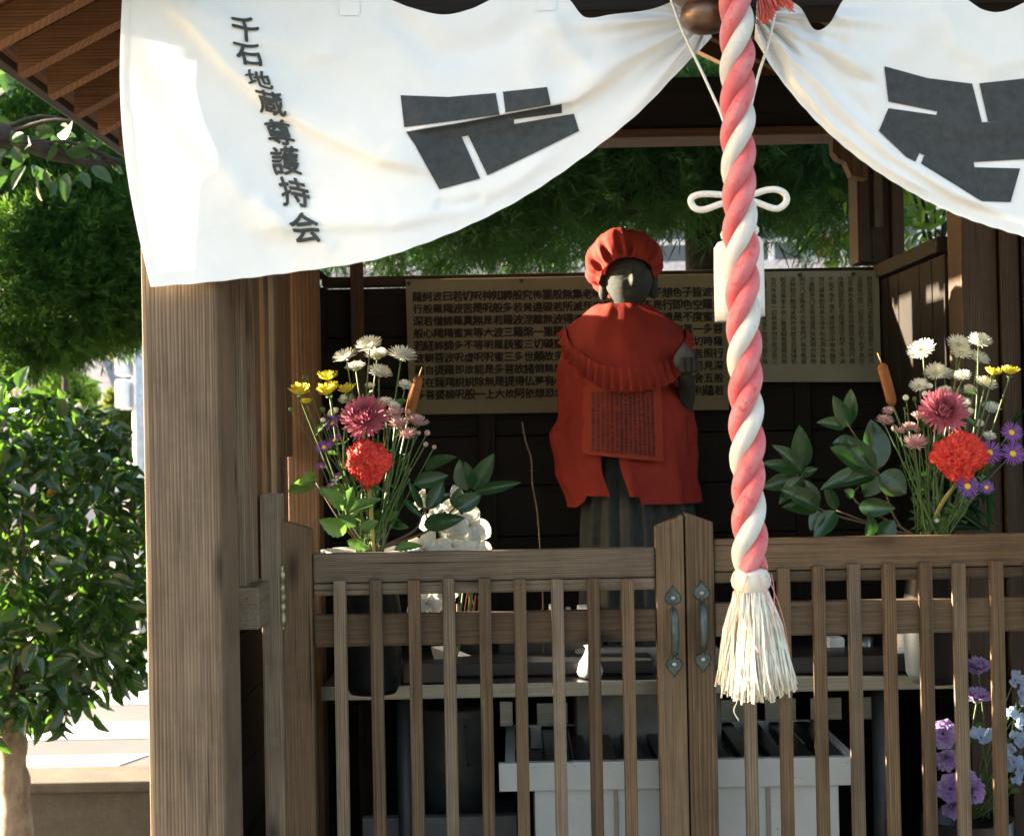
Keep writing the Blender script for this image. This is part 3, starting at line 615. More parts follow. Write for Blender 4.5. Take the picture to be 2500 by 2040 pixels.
# body of stone: ellipse sections down to the foot
def ring_body(secs, n=56, fold=None, a0=0, a1=2*math.pi, close=True):
    V = []; F = []; m = n if close else n+1
    for j, (py, xl, xr, dep) in enumerate(secs):
        for k in range(m):
            a = a0+(a1-a0)*k/n; cxp = (xl+xr)/2; w = (xr-xl)/2
            p = SP(cxp+w*math.sin(a), py, -dep*math.cos(a)); 
            if fold: p = fold(p, a, py)
            V.append(p)
    for j in range(len(secs)-1):
        for k in range(n): F.append((j*m+k, (j+1)*m+k, (j+1)*m+(k+1) % m, j*m+(k+1) % m))
    return V, F
def lerpsec(secs, n):
    out = []
    for i in range(n+1):
        y = secs[0][0]+(secs[-1][0]-secs[0][0])*i/n
        for a, b in zip(secs, secs[1:]):
            if y <= b[0]+1e-6:
                t = (y-a[0])/(b[0]-a[0]); t2 = smooth01(t); out.append((y,)+tuple(a[k]+(b[k]-a[k])*(.5*t+.5*t2) for k in (1, 2, 3))); break
    return out
bs = [(735, 1500, 1558, .03), (765, 1490, 1570, .04), (800, 1425, 1630, .075), (860, 1398, 1655, .095), (980, 1412, 1640, .10), (1120, 1424, 1662, .105), (1220, 1428, 1684, .108), (1290, 1424, 1698, .115), (1340, 1423, 1701, .118), (1560, 1420, 1706, .12)]
def bfold(p, a, py):
    k = smooth01((py-1050)/150); o = (.007*math.sin(a*17)+.004*math.sin(a*31+1)*1.0)*k
    return p+Vector((math.sin(a)*o, -math.cos(a)*o, 0))
V, F = ring_body(lerpsec(bs, 60), 120, bfold); mb = MB().add(V, F); body = mb.build('body', STONE, stt)
# forearm sleeve and the jewel in the hand
pts = [SP(1600, 900, -.06), SP(1640, 905, -.10), SP(1662, 925, -.13)]
mb = MB().tube(spline([SP(1640, 1060, .0), SP(1664, 1000, -.02), SP(1668, 955, -.07), SP(1654, 910, -.14)], 14), [.020, .021, .022, .022, .022, .022, .021, .021, .02, .02, .019, .018, .018, .017, .016], 16); mb.build('forearm', STONE, body)
V = []; F = []
jm = MB().lathe([(0, .034), (.004, .032), (.012, .022), (.021, .008), (.0245, -.004), (.022, -.017), (.013, -.027), (0, -.030)], SP(1653, 884, -.15), 28); jm.build('jewel', plain('pale_stone', (.065, .072, .062), .8, var=.25, scale=40), body)
for k in range(5):                                     # fingers curled round the jewel
    a = -1.9+k*.5; c = SP(1653, 884, -.15); pts = [c+Vector((math.cos(a)*.026, math.sin(a)*.026, zz)) for zz in (-.030, -.014, .002)]; pts[-1] += Vector((-math.cos(a)*.002, 0, 0))
    MB().tube(spline(pts, 6), [.0065, .0067, .0064, .006, .0057, .0052, .004], 8).build('finger', STONE, body)
# head with a face
hc = SP(1531, 690, -.045); hd = bmesh.new(); bmesh.ops.create_icosphere(hd, subdivisions=6, radius=1)
for vtx in hd.verts:
    d = vtx.co.copy(); x, y, z = d
    r = Vector((x*58*u*(1-.10*max(0, -z)), y*60*u, z*68*u)); fr = max(0, -y)
    def gs(cx, cz, sxx, szz): return math.exp(-((x-cx)/sxx)**2-((z-cz)/szz)**2)*fr
    o = .0135*gs(0, -.10, .10, .20)+.004*gs(0, .12, .07, .2)                 # nose
    o += -.0065*(gs(-.36, .14, .2, .12)+gs(.36, .14, .2, .12))              # sockets
    o += .0045*(gs(-.36, .10, .15, .05)+gs(.36, .10, .15, .05))             # lids
    o += .004*(gs(-.34, .28, .2, .05)+gs(.34, .28, .2, .05))                # brows
    o += .0055*gs(0, -.46, .2, .055)+.005*gs(0, -.56, .16, .05)-.004*gs(0, -.51, .25, .02)-.004*gs(0, -.36, .2, .05)+.004*gs(0, -.8, .2, .15)   # lips and chin
    o += .003*(gs(-.5, -.3, .3, .3)+gs(.5, -.3, .3, .3))
    vtx.co = r+Vector((0, -o, 0))
for vtx in hd.verts: vtx.co = Matrix.Rotation(R_(4), 3, 'Z') @ vtx.co
me = bpy.data.meshes.new('head'); hd.to_mesh(me); hd.free(); me.materials.append(STONE); me.polygons.foreach_set('use_smooth', [True]*len(me.polygons)); head = obj('head', me, stt, Matrix.Translation(hc))
for s in (-1, 1):                                      # ears
    c = hc+Vector((s*.056, .006, -.008)); MB().lathe([(0, .024), (.007, .02), (.010, .008), (.009, -.008), (.011, -.02), (.008, -.03), (0, -.034)], c, 12).build('ear', STONE, head)
# cap: gathered round the face
ax = Vector((.06, -.66, -.70)).normalized(); a1 = ax.cross(Vector((1, 0, 0))).normalized(); b1 = ax.cross(a1); cc0 = SP(1520, 652, -.035)
def cap(uu, vv):
    q = 2*math.pi*uu; ph = R_(3)+R_(124)*vv
    puff = 1+.05*math.sin(ph*1.0); rr = .082*puff
    rim = smooth01((vv-.60)/.40); back = smooth01((.30-vv)/.3)
    wr = (.0075*math.sin(q*15+2*math.sin(q*2)+.6)+.005*math.sin(q*26+1))*(rim*.9+.12*math.sin(math.pi*vv))*(1-.75*smooth01((vv-.90)/.08))
    rr = rr*(1-.12*rim*rim)+wr+.005*noise.noise(Vector((math.cos(q)*2, math.sin(q)*2, vv*4)))*3*.6
    p = cc0-ax*math.cos(ph)*rr*.95+(a1*math.cos(q)+b1*math.sin(q))*math.sin(ph)*rr
    return p
MB().grid(cap, 130, 46).build('cap', RED, stt)
# robe: front opening below the apron, wrinkled, hem uneven
rsL = [(790, 1432, 1626, .083), (850, 1370, 1662, .115), (930, 1357, 1650, .125), (985, 1361, 1672, .13), (1010, 1362, 1692, .13), (1055, 1342, 1697, .135), (1150, 1362, 1701, .14), (1225, 1392, 1705, .14)]
secs = lerpsec(rsL, 50)
def robe(uu, vv):
    i = min(int(vv*50), 49); t = vv*50-i; s = [secs[i][k]+(secs[i+1][k]-secs[i][k])*t for k in range(4)]
    gap = .115+.035*smooth01((s[0]-1090)/120); a = -.30+gap+(2*math.pi-2*gap)*uu
    right = math.sin(a) > 0; hem = (1224 if right else 1206)+30*smooth01((-math.sin(a)-.75)/.2)
    py = 790+(hem-790)*vv; cxp = (s[1]+s[2])/2; wd = (s[2]-s[1])/2
    p = SP(cxp+wd*math.sin(a), py, -s[3]*math.cos(a))
    o = (.0045*math.sin(a*9+vv*2)+.002*math.sin(a*17-vv*5+1)+.007*noise.noise(Vector((a*1.8, vv*3, 1))))*(.25+.8*vv)+.006*noise.noise(Vector((a*3+vv*3, vv*7-a, 5)))+.0025*noise.noise(Vector((a*9+vv*8, vv*14, 2)))
    return p+Vector((math.sin(a)*o, -math.cos(a)*o, 0))
rb = MB().grid(robe, 170, 60).build('robe', RED, stt)
# round bib with pleated frill
def bibp(a, r):
    """a from the front, r 0 neck .. 1 edge"""
    xo = 64+(142-64)*r; k = math.cos(a)
    py = 746+(14*r*r+46*r)+(103*r*r)*max(0, k)-(0 if k > 0 else 30*k*r)
    p = SP(1519+xo*math.sin(a)*(1.0+.02*k)+6*r, py, -(.055+.092*r)*k-.02)
    o = .004*noise.noise(Vector((math.sin(a)*3, math.cos(a)*3, r*3)))+.004*math.sin(a*7+1)*r*(1-.6*max(0, k))
    return p+Vector((0, -max(0, k)*o, o))
bb = MB().grid(lambda uu, vv: bibp(math.pi*2*uu, vv), 120, 22).build('bib', RED, stt)
def frill(uu, vv):
    a = 2*math.pi*uu; s = (uu*48) % 1; pl_ = abs(s-.5)*2
    p = bibp(a, 1+.19*vv); q = bibp(a, .97); o = (pl_-.5)*.015*vv+.003
    return p+Vector((math.sin(a)*o, -math.cos(a)*o-.004, .003-vv*.002+(pl_-.5)*.004*vv))
MB().grid(frill, 640, 4).build('frill', RED, bb)
# apron with straps and written columns
AQ = [(1418, 936), (1600, 924), (1606, 1124), (1416, 1106)]
def apron(uu, vv, k=0.0):
    a = [AQ[0][i]+(AQ[1][i]-AQ[0][i])*uu for i in (0, 1)]; b = [AQ[3][i]+(AQ[2][i]-AQ[3][i])*uu for i in (0, 1)]; x = a[0]+(b[0]-a[0])*vv; y = a[1]+(b[1]-a[1])*vv
    dy = -.158+.05*((x-1520)/100)**2-.012*vv+.0025*math.sin(uu*9+vv*3)+.002*noise.noise(Vector((uu*6, vv*6, 0)))-k
    return SP(x, y, dy)
ap = MB().grid(apron, 40, 40).build('apron', RED2, stt)
for q in ([(1418, 937), (1432, 935), (1452, 880), (1436, 880)], [(1578, 925), (1601, 924), (1602, 872), (1578, 874)], [(1432, 928), (1582, 922), (1586, 909), (1440, 912)]):
    def st(uu, vv):
        a = [q[0][i]+(q[1][i]-q[0][i])*uu for i in (0, 1)]; b = [q[3][i]+(q[2][i]-q[3][i])*uu for i in (0, 1)]; x = a[0]+(b[0]-a[0])*vv; y = a[1]+(b[1]-a[1])*vv
        return SP(x, y, -.161+.05*((x-1520)/100)**2)
    MB().grid(st, 8, 8).build('apron_strap', RED2, ap)
SUTRA = '観自在菩薩行深般若波羅蜜多時照見五蘊皆空度一切苦厄舎利子色不異空空不異色色即是空空即是色受想行識亦復如是舎利子是諸法空相不生不滅不垢不浄不増不減是故空中無色無受想行識無眼耳鼻舌身意無色声香味触法無眼界乃至無意識界無無明亦無無明尽乃至無老死亦無老死尽無苦集滅道無智亦無得以無所得故菩提薩埵依般若波羅蜜多故心無罣礙無罣礙故無有恐怖遠離一切顛倒夢想究竟涅槃三世諸仏依般若波羅蜜多故得阿耨多羅三藐三菩提故知般若波羅蜜多是大神呪是大明呪是無上呪是無等等呪能除一切苦真実不虚故説般若波羅蜜多呪即説呪曰羯諦羯諦波羅羯諦波羅僧羯諦菩提薩婆訶般若心経'
def lay(text, cols, rows, fn, x0, x1, y0, y1, size, bold, asp=1.0, skip=0):
    """columns from the right, each read downwards; fn(u,v) gives the surface point"""
    Vs = []; Fs = []; n = 0; i = 0
    for c in range(cols):
        for r in range(rows):
            if i >= len(text): i = 0
            ch = text[i]; i += 1; V, F = glyph(ch, 0, 1)
            if not len(V): continue
            uc = x1-(x1-x0)*(c+.5)/cols; vc = y0+(y1-y0)*(r+.5)/rows; sw = size*random.uniform(.92, 1.08)
            for q, (ox, oy) in enumerate(((0, 0), (bold, 0), (-bold, bold), (0, -bold)) if bold else ((0, 0),)):
                for gx, gy in V: Vs.append(fn(uc+(gx+ox)*sw, vc-(gy+oy)*sw*asp)+Vector((0, -.00012*q, 0)))
                Fs += [tuple(int(k)+n for k in f) for f in F]; n += len(V)
    return Vs, Fs
Vs, Fs = lay(SUTRA, 14, 20, lambda a, b: apron(a, b, .0012), .10, .90, .15, .95, .048, .012, .90)
ink2 = plain('brush_ink', (.025, .022, .02), .8, 0, .2)
obj('lettering', mesh('lettering', Vs, Fs, plain('apron_ink', (.035, .006, .005), .8)), ap)
# pedestal
pd = MB(); z1 = SP(sx, 1560).z
pz = P(sx, 1440, SD).z
beam('pedestal', (SP(1395, 1500).x, SD-.16, z1-.34), (SP(1735, 1500).x, SD+.16, z1-.0005), plinthm, stt, .012)

# ================================================================== SUTRA SHEETS ON THE BACK WALL
t = NT('aged_paper'); f = t.noise(t.coord('Object'), 6, 6, .65); f2 = t.noise(t.coord('Object', (1, 1, 1)), 70, 4); t.base(t.mix(.3, t.ramp(f, [(.3, (.20, .175, .10)), (.7, (.265, .235, .14))]), t.ramp(f2, [(.3, (.7,)*3), (.7, (1,)*3)]), 'MULTIPLY'), .8, 0, .2); t.thin((.4, .3, .16), .12); PAPER = t.m
t = NT('greenish_film_paper'); f = t.noise(t.coord('Object'), 6, 6, .65); t.base(t.ramp(f, [(.3, (.21, .21, .145)), (.7, (.265, .265, .19))]), .55, 0, .4); PAPER2 = t.m
def scroll(name, Q, d, mat, label, cols, rows, size, bold, box, asp, pins):
    o = thing(name, P((Q[0][0]+Q[2][0])/2, Q[2][1], d), label, 'sheet')
    def fn(uu, vv, k=0):
        a = [Q[0][i]+(Q[1][i]-Q[0][i])*uu for i in (0, 1)]; b = [Q[3][i]+(Q[2][i]-Q[3][i])*uu for i in (0, 1)]; x = a[0]+(b[0]-a[0])*vv; y = a[1]+(b[1]-a[1])*vv
        return P(x, y, d-k-.002*math.sin(uu*11)*vv-.0025*noise.noise(Vector((uu*4, vv*3, Q[0][0])))-.006*vv*vv)
    sh_ = MB().grid(fn, 60, 30).build('paper', mat, o)
    Vs, Fs = lay(SUTRA, cols, rows, lambda a, b: fn(a, b, .0012), *box, size, bold, asp); obj('lettering', mesh('lettering', Vs, Fs, ink2), o)
    for uu, vv in pins: MB().lathe([(.0055, 0), (.005, -.004), (0, -.006)], fn(uu, vv, .0015), 10, Vector((0, 1, 0))).build('nail', iron, o)
    return o
scroll('sutra_sheet', [(990, 682), (1775, 668), (1780, 1000), (1000, 1012)], 3.872, PAPER, 'long tan paper sheet with bold brush-written sutra behind the statue', 31, 9, .0325, .034, (.02, .985, .085, .90), 2.35, [(.01, .03), (.36, .025), (.745, .025)])
scroll('sutra_sheet', [(1775, 664), (2145, 660), (2152, 932), (1778, 932)], 3.862, PAPER2, 'greenish paper sheet with small sutra writing beside the corner post', 15, 16, .040, .0, (.02, .97, .05, .84), 1.30, [(.48, .03), (.83, .03)])

# ================================================================== OFFERING TABLE, BOX AND SMALL THINGS
t = NT('brushed_steel'); f = t.noise(t.coord('Object', (2, 40, 160)), 3, 4, .6); f2 = t.noise(t.coord('Object', (1, 1, 1)), 9, 5, .7)
t.base(t.mix(t.ramp(f2, [(.58, (0,)*3), (.72, (.7,)*3)]), t.ramp(f, [(.3, (.20, .20, .17)), (.7, (.30, .30, .26))]), (.22, .17, .11)), .32, .85); t.bump(f, .1, .001); STEEL = t.m
t = NT('painted_steel'); f = t.noise(t.coord('Object'), 3.5, 6, .7); f2 = t.noise(t.coord('Object', (1, 1, 2.2)), 26, 6, .75)
t.base(t.mix(t.ramp(f2, [(.65, (0,)*3), (.70, (1,)*3)]), t.ramp(f, [(.3, (.42, .44, .42)), (.7, (.56, .57, .55))]), (.10, .09, .08)), .5, .25); PSTEEL = t.m
black = plain('black_lacquer', (.018, .018, .018), .35, 0, .5); grey = plain('dark_leg_metal', (.025, .026, .026), .5)
white = plain('white_ceramic', (.72, .71, .67), .35, 0, .5, var=.05); paperw = plain('white_paper', (.72, .71, .68), .8)
TD = 3.10; ztop = P(1250, 1668, TD).z; xt0 = P(787, 1690, TD).x; xt1 = P(2330, 1690, TD).x
tb = thing('steel_table', ((xt0+xt1)/2, 3.4, .345), 'narrow steel offering table with bright front edge behind the gates', 'table')
beam('table_top', (xt0, TD+.004, ztop-.012), (xt1, 3.84, ztop), black, tb, .002)
beam('front_edge', (xt0-.002, TD-.008, P(1250, 1700, TD).z), (xt1+.002, TD+.0025, ztop+.002), STEEL, tb, .002)
for x in (xt0+.16, xt1-.14):
    for y in (TD+.05, 3.8): MB().tube([(x, y, .345), (x, y, ztop-.013)], .016, 12).build('leg', grey, tb)
beam('stretcher', (xt0+.16, TD+.04, .50), (xt1-.14, TD+.06, .54), grey, tb, .003)
# offering box with slatted top
BD = 3.0; zr0 = P(1650, 1924, BD).z; zr1 = P(1650, 1855, BD).z; xb0 = P(1218, 1890, BD).x; xb1 = P(2112, 1880, BD).x
ob = thing('offering_box', ((xb0+xb1)/2, BD+.2, .345), 'pale metal offering box with slatted black top and worn white paint', 'offering box')
beam('rim', (xb0, BD, zr0), (xb1, BD+.02, zr1), PSTEEL, ob, .002)
beam('rim', (xb0+.012, BD+.40, zr0), (xb1-.012, BD+.42, zr1-.002), PSTEEL, ob, .002)
for x in (xb0+.012, xb1-.032): beam('rim', (x, BD+.0205, zr0), (x+.02, BD+.3995, zr1-.002), PSTEEL, ob, .002)
bl, br_ = P(1306, 1980, BD).x, P(2052, 1980, BD).x
beam('box_body', (bl, BD+.012, .345), (br_, BD+.40, zr0-.0005), PSTEEL, ob, .003)
for k in range(3): beam('seam', (bl+(br_-bl)*(.26+.25*k), BD+.007, .40), (bl+(br_-bl)*(.26+.25*k)+.008, BD+.0115, zr0-.004), STEEL, ob, .001)
for k in range(12):
    x = xb0+.05+(xb1-xb0-.1)*k/11; beam('top_slat', (x-.016, BD+.022, zr1-.028), (x+.016, BD+.398, zr1-.004), black, ob, .003)
beam('corner_plate', (xb0+.0, BD+.36, zr1+.004), (xb0+.028, BD+.366, zr1+.058), STEEL, ob, .001)
for k in range(8):
    x = xb0+.115+.1*k; beam('back_tab', (x-.034, BD+.375, zr1+.002), (x+.034, BD+.38, zr1+.050), STEEL, ob, .001)
# drum under the table
dc = P(1115, 1960, 3.42); mb = MB().lathe([(0, .24), (.085, .24), (.089, .235), (.086, .22), (.082, .1), (.078, 0), (0, 0)], dc+Vector((0, 0, -.02)), 32); o = mb.build('drum', plain('pale_drum', (.055, .058, .056), .5), None); tag(o, 'pale round drum standing under the steel table', 'drum')
beam_o = beam('drum_stand', (dc.x-.13, dc.y-.13, .345), (dc.x+.13, dc.y+.13, dc.z-.0205), plain('stand_block', (.06, .06, .055), .8), None, .006); tag(beam_o, 'dark block carrying the pale drum', 'block')
MB().tube(spline([P(1136, 1770, 3.3), P(1140, 1830, 3.3), P(1145, 1868, 3.3)], 8), [.003]*8+[.0055], 8).build('x', black)
o = bpy.data.objects[-1] if False else [q for q in col.objects if q.name.startswith('x')][-1]; o.name = 'lighter_cord'; tag(o, 'thin black cord hanging under the steel table', 'cord')
bp = beam('floor_board', (P(885, 2010, 3.2).x, 3.19, .36), (P(1262, 2010, 3.2).x, 3.22, P(1000, 1992, 3.2).z), plain('board_grey', (.11, .105, .10), .8), None, .004); tag(bp, 'grey board standing on edge beside the offering box', 'board')
# things on the table
def onz(px, d): return Vector((P(px, 1600, d).x, d, ztop+.0005))
def solid(name, mb, mat, label, cat, group=None, smooth=True): return tag(mb.build(name, mat, None, smooth), label, cat, group)
c = onz(932, 3.13); hz = SZ(20, 3.13)
hnd = thing('hand_brush', c, 'white rounded brush handle lying on the steel table', 'brush')
zc = c.z+hz+.004+SZ(14, 3.13); xa, xb = P(882, 1635, 3.13).x, P(982, 1635, 3.13).x
MB().lathe([(0, 0), (hz*.7, hz*.18), (hz, hz*.7), (hz, xb-xa-.001), (0, xb-xa)], (xa, 3.13, zc), 24, Vector((1, 0, 0))).build('handle', white, hnd)
beam('brush_head', (xb+.001, 3.105, ztop+.001), (xb+.09, 3.155, zc+.012), black, hnd, .004)
beam('rest', (xb-.035, 3.115, ztop+.001), (xb-.003, 3.145, zc-hz*.98), grey, hnd, .002)
o = beam('incense_tray', (P(1095, 1600, 3.25).x, 3.18, ztop+.001), (P(1590, 1600, 3.25).x, 3.32, P(1300, 1604, 3.25).z), black, None, .005); tag(o, 'long black incense tray lying on the steel table', 'tray')
c = onz(1145, 3.36); ih = P(1145, 1500, 3.36).z
bur = thing('incense_holder', c, 'dark round incense burner with burnt sticks standing in it', 'incense burner')
MB().lathe([(0, 0), (.04, 0), (.052, .02), (.056, ih-c.z-.03), (.05, ih-c.z-.012), (.046, ih-c.z-.03), (0, ih-c.z-.03)], c, 28).build('bowl', black, bur)
stm = plain('incense_stick', (.34, .13, .06), .8)
for k in range(11):
    a = c+Vector((random.uniform(-.03, .03), random.uniform(-.03, .03), ih-c.z-.03)); MB().tube([a, a+Vector((random.uniform(-.018, .018), random.uniform(-.02, .02), random.uniform(.05, .085)))], .0012, 5).build('stick', stm if k % 3 else black, bur)
for k, (px, py, wd, hh) in enumerate([(1353, 1494, 26, 18), (1436, 1494, 52, 16), (1388, 1494, 12, 10)]):
    a = P(px, py, 3.36); o = beam('salt_dish', (a.x-SZ(wd/2, 3.36), 3.33, a.z), (a.x+SZ(wd/2, 3.36), 3.39, a.z+SZ(hh, 3.36)), white, None, .004); tag(o, ('small white square dish', 'wide white square dish', 'tiny white square dish')[k]+' on the black altar step behind the rail', 'dish')
a = P(1250, 1496, 3.36)
o = beam('altar_step', (P(1215, 1500, 3.36).x, 3.325, ztop+.0005), (P(1470, 1500, 3.36).x, 3.42, P(1400, 1495, 3.36).z-.0005), black, None, .004); tag(o, 'low black altar step carrying small white dishes', 'altar step')
c = onz(1440, 3.2); c.z = P(1300, 1604, 3.25).z+.0006
c = onz(1440, 3.16); h = P(1440, 1575, 3.16).z-c.z
solid('flask', MB().lathe([(0, 0), (.024, .0), (.027, .012), (.022, .03), (.010, .05), (.008, h-.004), (.012, h), (0, h)], c, 24), white, 'small white sake flask standing on the steel table', 'flask')
o = obj('folded_paper', mesh('folded_paper', [P(1052, 1578, 3.2), P(1090, 1575, 3.2), P(1150, 1600, 3.17), P(1120, 1602, 3.17), P(1060, 1612, 3.22)], [(0, 1, 2, 3), (0, 3, 4)], paperw)); tag(o, 'white folded paper slip on the steel table', 'paper')
c = onz(2040, 3.3); hh = P(2040, 1555, 3.3).z-c.z
o = beam('white_box', (c.x-SZ(20, 3.3), 3.28, c.z), (c.x+SZ(18, 3.3), 3.33, c.z+hh), paperw, None, .002); tag(o, 'plain white box standing on the table next to a steel cup', 'box')
c = onz(2112, 3.3); solid('steel_cup', MB().lathe([(0, 0), (.014, 0), (.018, hh), (.0165, hh), (.012, .004), (0, .004)], c, 24), STEEL, 'small steel cup beside the plain white box', 'cup')
o = beam('altar_tray', (P(1900, 1640, 3.2).x, 3.14, ztop+.001), (P(2320, 1640, 3.2).x, 3.27, P(2100, 1600, 3.14).z), black, None, .004); tag(o, 'black tray on the table carrying a white cone of salt', 'tray')
c = P(2208, 1610, 3.17); zt = P(2100, 1600, 3.14).z
sd = thing('salt_cone', (c.x, 3.17, zt), 'white salt cone on a small square white dish', 'salt')
beam('dish', (c.x-.024, 3.148, zt+.0005), (c.x+.024, 3.192, zt+.013), white, sd, .004)
MB().lathe([(.021, 0), (.020, .008), (.014, .028), (.009, .036), (0, .037)], (c.x, 3.17, zt+.0135), 24).build('cone', plain('salt', (.8, .79, .76), .9, var=.04, scale=200, bump=.3), sd)

# ================================================================== FLOWERS
GREEN = leafy('stem_green', (.075, .13, .03), (.11, .17, .05), (.1, .2, .03), .15, .5)
DGREEN = leafy('dark_glossy_leaf', (.012, .045, .016), (.028, .075, .026), (.05, .16, .03), .22, .28, .6, 22)
LGREEN = leafy('fresh_leaf', (.05, .12, .025), (.09, .17, .04), (.14, .30, .04), .35, .4)
def petalmat(name, c1, c2, tr=.3): return leafy(name, c1, c2, tuple(min(1, x*1.0) for x in c2), tr, .6, .25, 30)
PW = petalmat('white_petal', (.78, .77, .66), (.84, .83, .76)); PY = petalmat('yellow_petal', (.76, .64, .05), (.80, .72, .10)); PP = petalmat('mauve_pink_petal', (.50, .13, .20), (.62, .22, .28))
PL = petalmat('pale_pink_petal', (.66, .40, .40), (.75, .52, .50)); PV = petalmat('violet_petal', (.22, .085, .40), (.32, .15, .50)); PO = petalmat('orchid_petal', (.56, .54, .47), (.64, .62, .56), .2)
YC = plain('yellow_disc', (.75, .50, .03), .8, var=.2, scale=200, bump=.3); GC = plain('green_yellow_disc', (.48, .52, .12), .8, var=.2, scale=200)
LIL = petalmat('lilac_petal', (.40, .26, .60), (.58, .44, .72)); BLU = petalmat('blue_petal', (.30, .44, .68), (.46, .58, .76))
def petals(rings, seed=0, chan=.12):
    """rings: (count, length, width, start radius, lift angle, curl) -> unit flower facing +Z"""
    r = random.Random(seed); V = []; F = []
    for n, L, wd, r0, lift, curl in rings:
        off = r.random()*6
        for k in range(n):
            a = off+2*math.pi*(k+r.uniform(-.3, .3))/n; l = L*r.uniform(.86, 1.08); lf = lift+r.uniform(-.12, .12); ww = wd*r.uniform(.85, 1.15); tw = r.uniform(-.25, .25)
            er = Vector((math.cos(a), math.sin(a), 0)); et = Vector((-math.sin(a), math.cos(a), 0)); ez = Vector((0, 0, 1)); b = len(V); p = er*r0
            p = p+ez*.05*r.random(); ang = lf
            for j, wf in enumerate((.5, .9, 1.0, .62)):
                if j: ang += curl/3; p = p+(er*math.cos(ang)+ez*math.sin(ang))*l/3
                nn = ez*math.cos(ang)-er*math.sin(ang); e = (et+nn*tw*j/3).normalized()
                V += [p-e*ww*wf/2+nn*chan*ww*wf, p, p+e*ww*wf/2+nn*chan*ww*wf]
            for j in range(3):
                for q in range(2): F.append((b+j*3+q, b+j*3+q+1, b+j*3+q+4, b+j*3+q+3))
    return V, F
def pm(name, rings, mat, seed, chan=.12):
    V, F = petals(rings, seed, chan); return mesh(name, V, F, mat, True)
MUM = [pm('petals', [(30, 1.0, .115, .18, .05, .30), (28, .92, .11, .18, .30, .30), (24, .78, .105, .18, .58, .28), (16, .55, .09, .16, .9, .2)], PW, s) for s in (1, 2, 3)]
MUMY = [pm('petals', [(15, 1.15, .36, .12, .22, .55), (13, 1.05, .34, .1, .58, .5), (9, .85, .28, .06, 1.0, .3)], PY, s) for s in (4, 5)]
MUML = [pm('petals', [(24, 1.0, .15, .15, .05, .5), (22, .92, .15, .15, .32, .55), (20, .82, .14, .13, .62, .55), (14, .68, .13, .1, .92, .4), (9, .5, .11, .05, 1.2, .2)], PL, s) for s in (6, 7)]
MUMP = [pm('petals', [(30, .92, .155, .25, -.60, .5), (34, .98, .155, .25, -.25, .65), (34, .95, .15, .24, .08, .75), (32, .90, .145, .22, .36, .8), (28, .84, .14, .20, .62, .8), (24, .76, .135, .17, .86, .75), (20, .68, .13, .13, 1.08, .6), (14, .6, .12, .09, 1.3, .35), (8, .55, .11, .04, 1.45, .2)], PP, s, .2) for s in (8, 9)]
AST = [pm('petals', [(26, .85, .085, .25, .10, .1), (24, .75, .08, .25, .3, .15)], PV, s) for s in (10, 11)]
_b = MB().lathe([(0, -.1), (.28, -.04), (.33, .05), (.26, .13), (.12, .17), (0, .18)], (0, 0, 0), 14); CEN = {k: mesh('flower_center', _b.v, _b.f, m, True) for k, m in (('Y', YC), ('G', GC))}
_b = MB().lathe([(.06, -.30), (.12, -.24), (.26, -.14), (.34, -.02), (.30, .03)], (0, 0, 0), 12); CAL = mesh('calyx', _b.v, _b.f, GREEN, True)
_b = MB().lathe([(0, -.9), (.5, -.75), (.9, -.2), (.95, .2), (.6, .75), (.25, .95), (0, .9)], (0, 0, 0), 14)
BUD = {k: mesh('bud', _b.v, _b.f, m, True) for k, m in (('P', petalmat('bud_pink', (.55, .25, .30), (.62, .50, .36))), ('G', GREEN), ('W', PW))}
# leaves: unit leaf along +X, width 1, folded along the rib, bending down at the tip
def leafmesh(name, mat, serr=0, fold=.16, bend=.16, lobes=0):
    V = []; F = []; N = 12
    for i in range(N+1):
        s = i/N; w = (math.sin(math.pi*s**.85)**.8 if 0 < s < 1 else 0.0)*.5
        if lobes: w *= .72+.4*abs(math.sin(s*math.pi*lobes))
        for q in (-1, -.5, 0, .5, 1):
            e = 1+(serr*(1 if i % 2 else -1) if abs(q) == 1 else 0); V.append(Vector((s, q*w*e, abs(q)*w*fold*2-bend*s*s+(.012*math.sin(s*20) if abs(q) == .5 else 0))))
    for i in range(N):
        for k in range(4): F.append((i*5+k, (i+1)*5+k, (i+1)*5+k+1, i*5+k+1))
    return mesh(name, V, F, mat, True)
LF_D = leafmesh('leaf', DGREEN); LF_L = leafmesh('leaf', LGREEN, .06); LF_M = leafmesh('leaf', LGREEN, .05, .1, .1, 3)
def frame(p0, p1, width, nrm):
    """matrix taking the unit leaf to run p0->p1 with the given width, upper side towards nrm"""
    x = (p1-p0); L = x.length; x = x/L; n = (nrm-x*nrm.dot(x)).normalized(); y = n.cross(x)
    return Matrix(((x.x*L, y.x*width, n.x*L*.8, p0.x), (x.y*L, y.y*width, n.y*L*.8, p0.y), (x.z*L, y.z*width, n.z*L*.8, p0.z), (0, 0, 0, 1)))
def toward(loc, dirv, s, spin=0):
    return Matrix.Translation(loc) @ dirv.to_track_quat('Z', 'Y').to_matrix().to_4x4() @ Matrix.Rotation(spin, 4, 'Z') @ Matrix.Diagonal((s, s, s, 1))
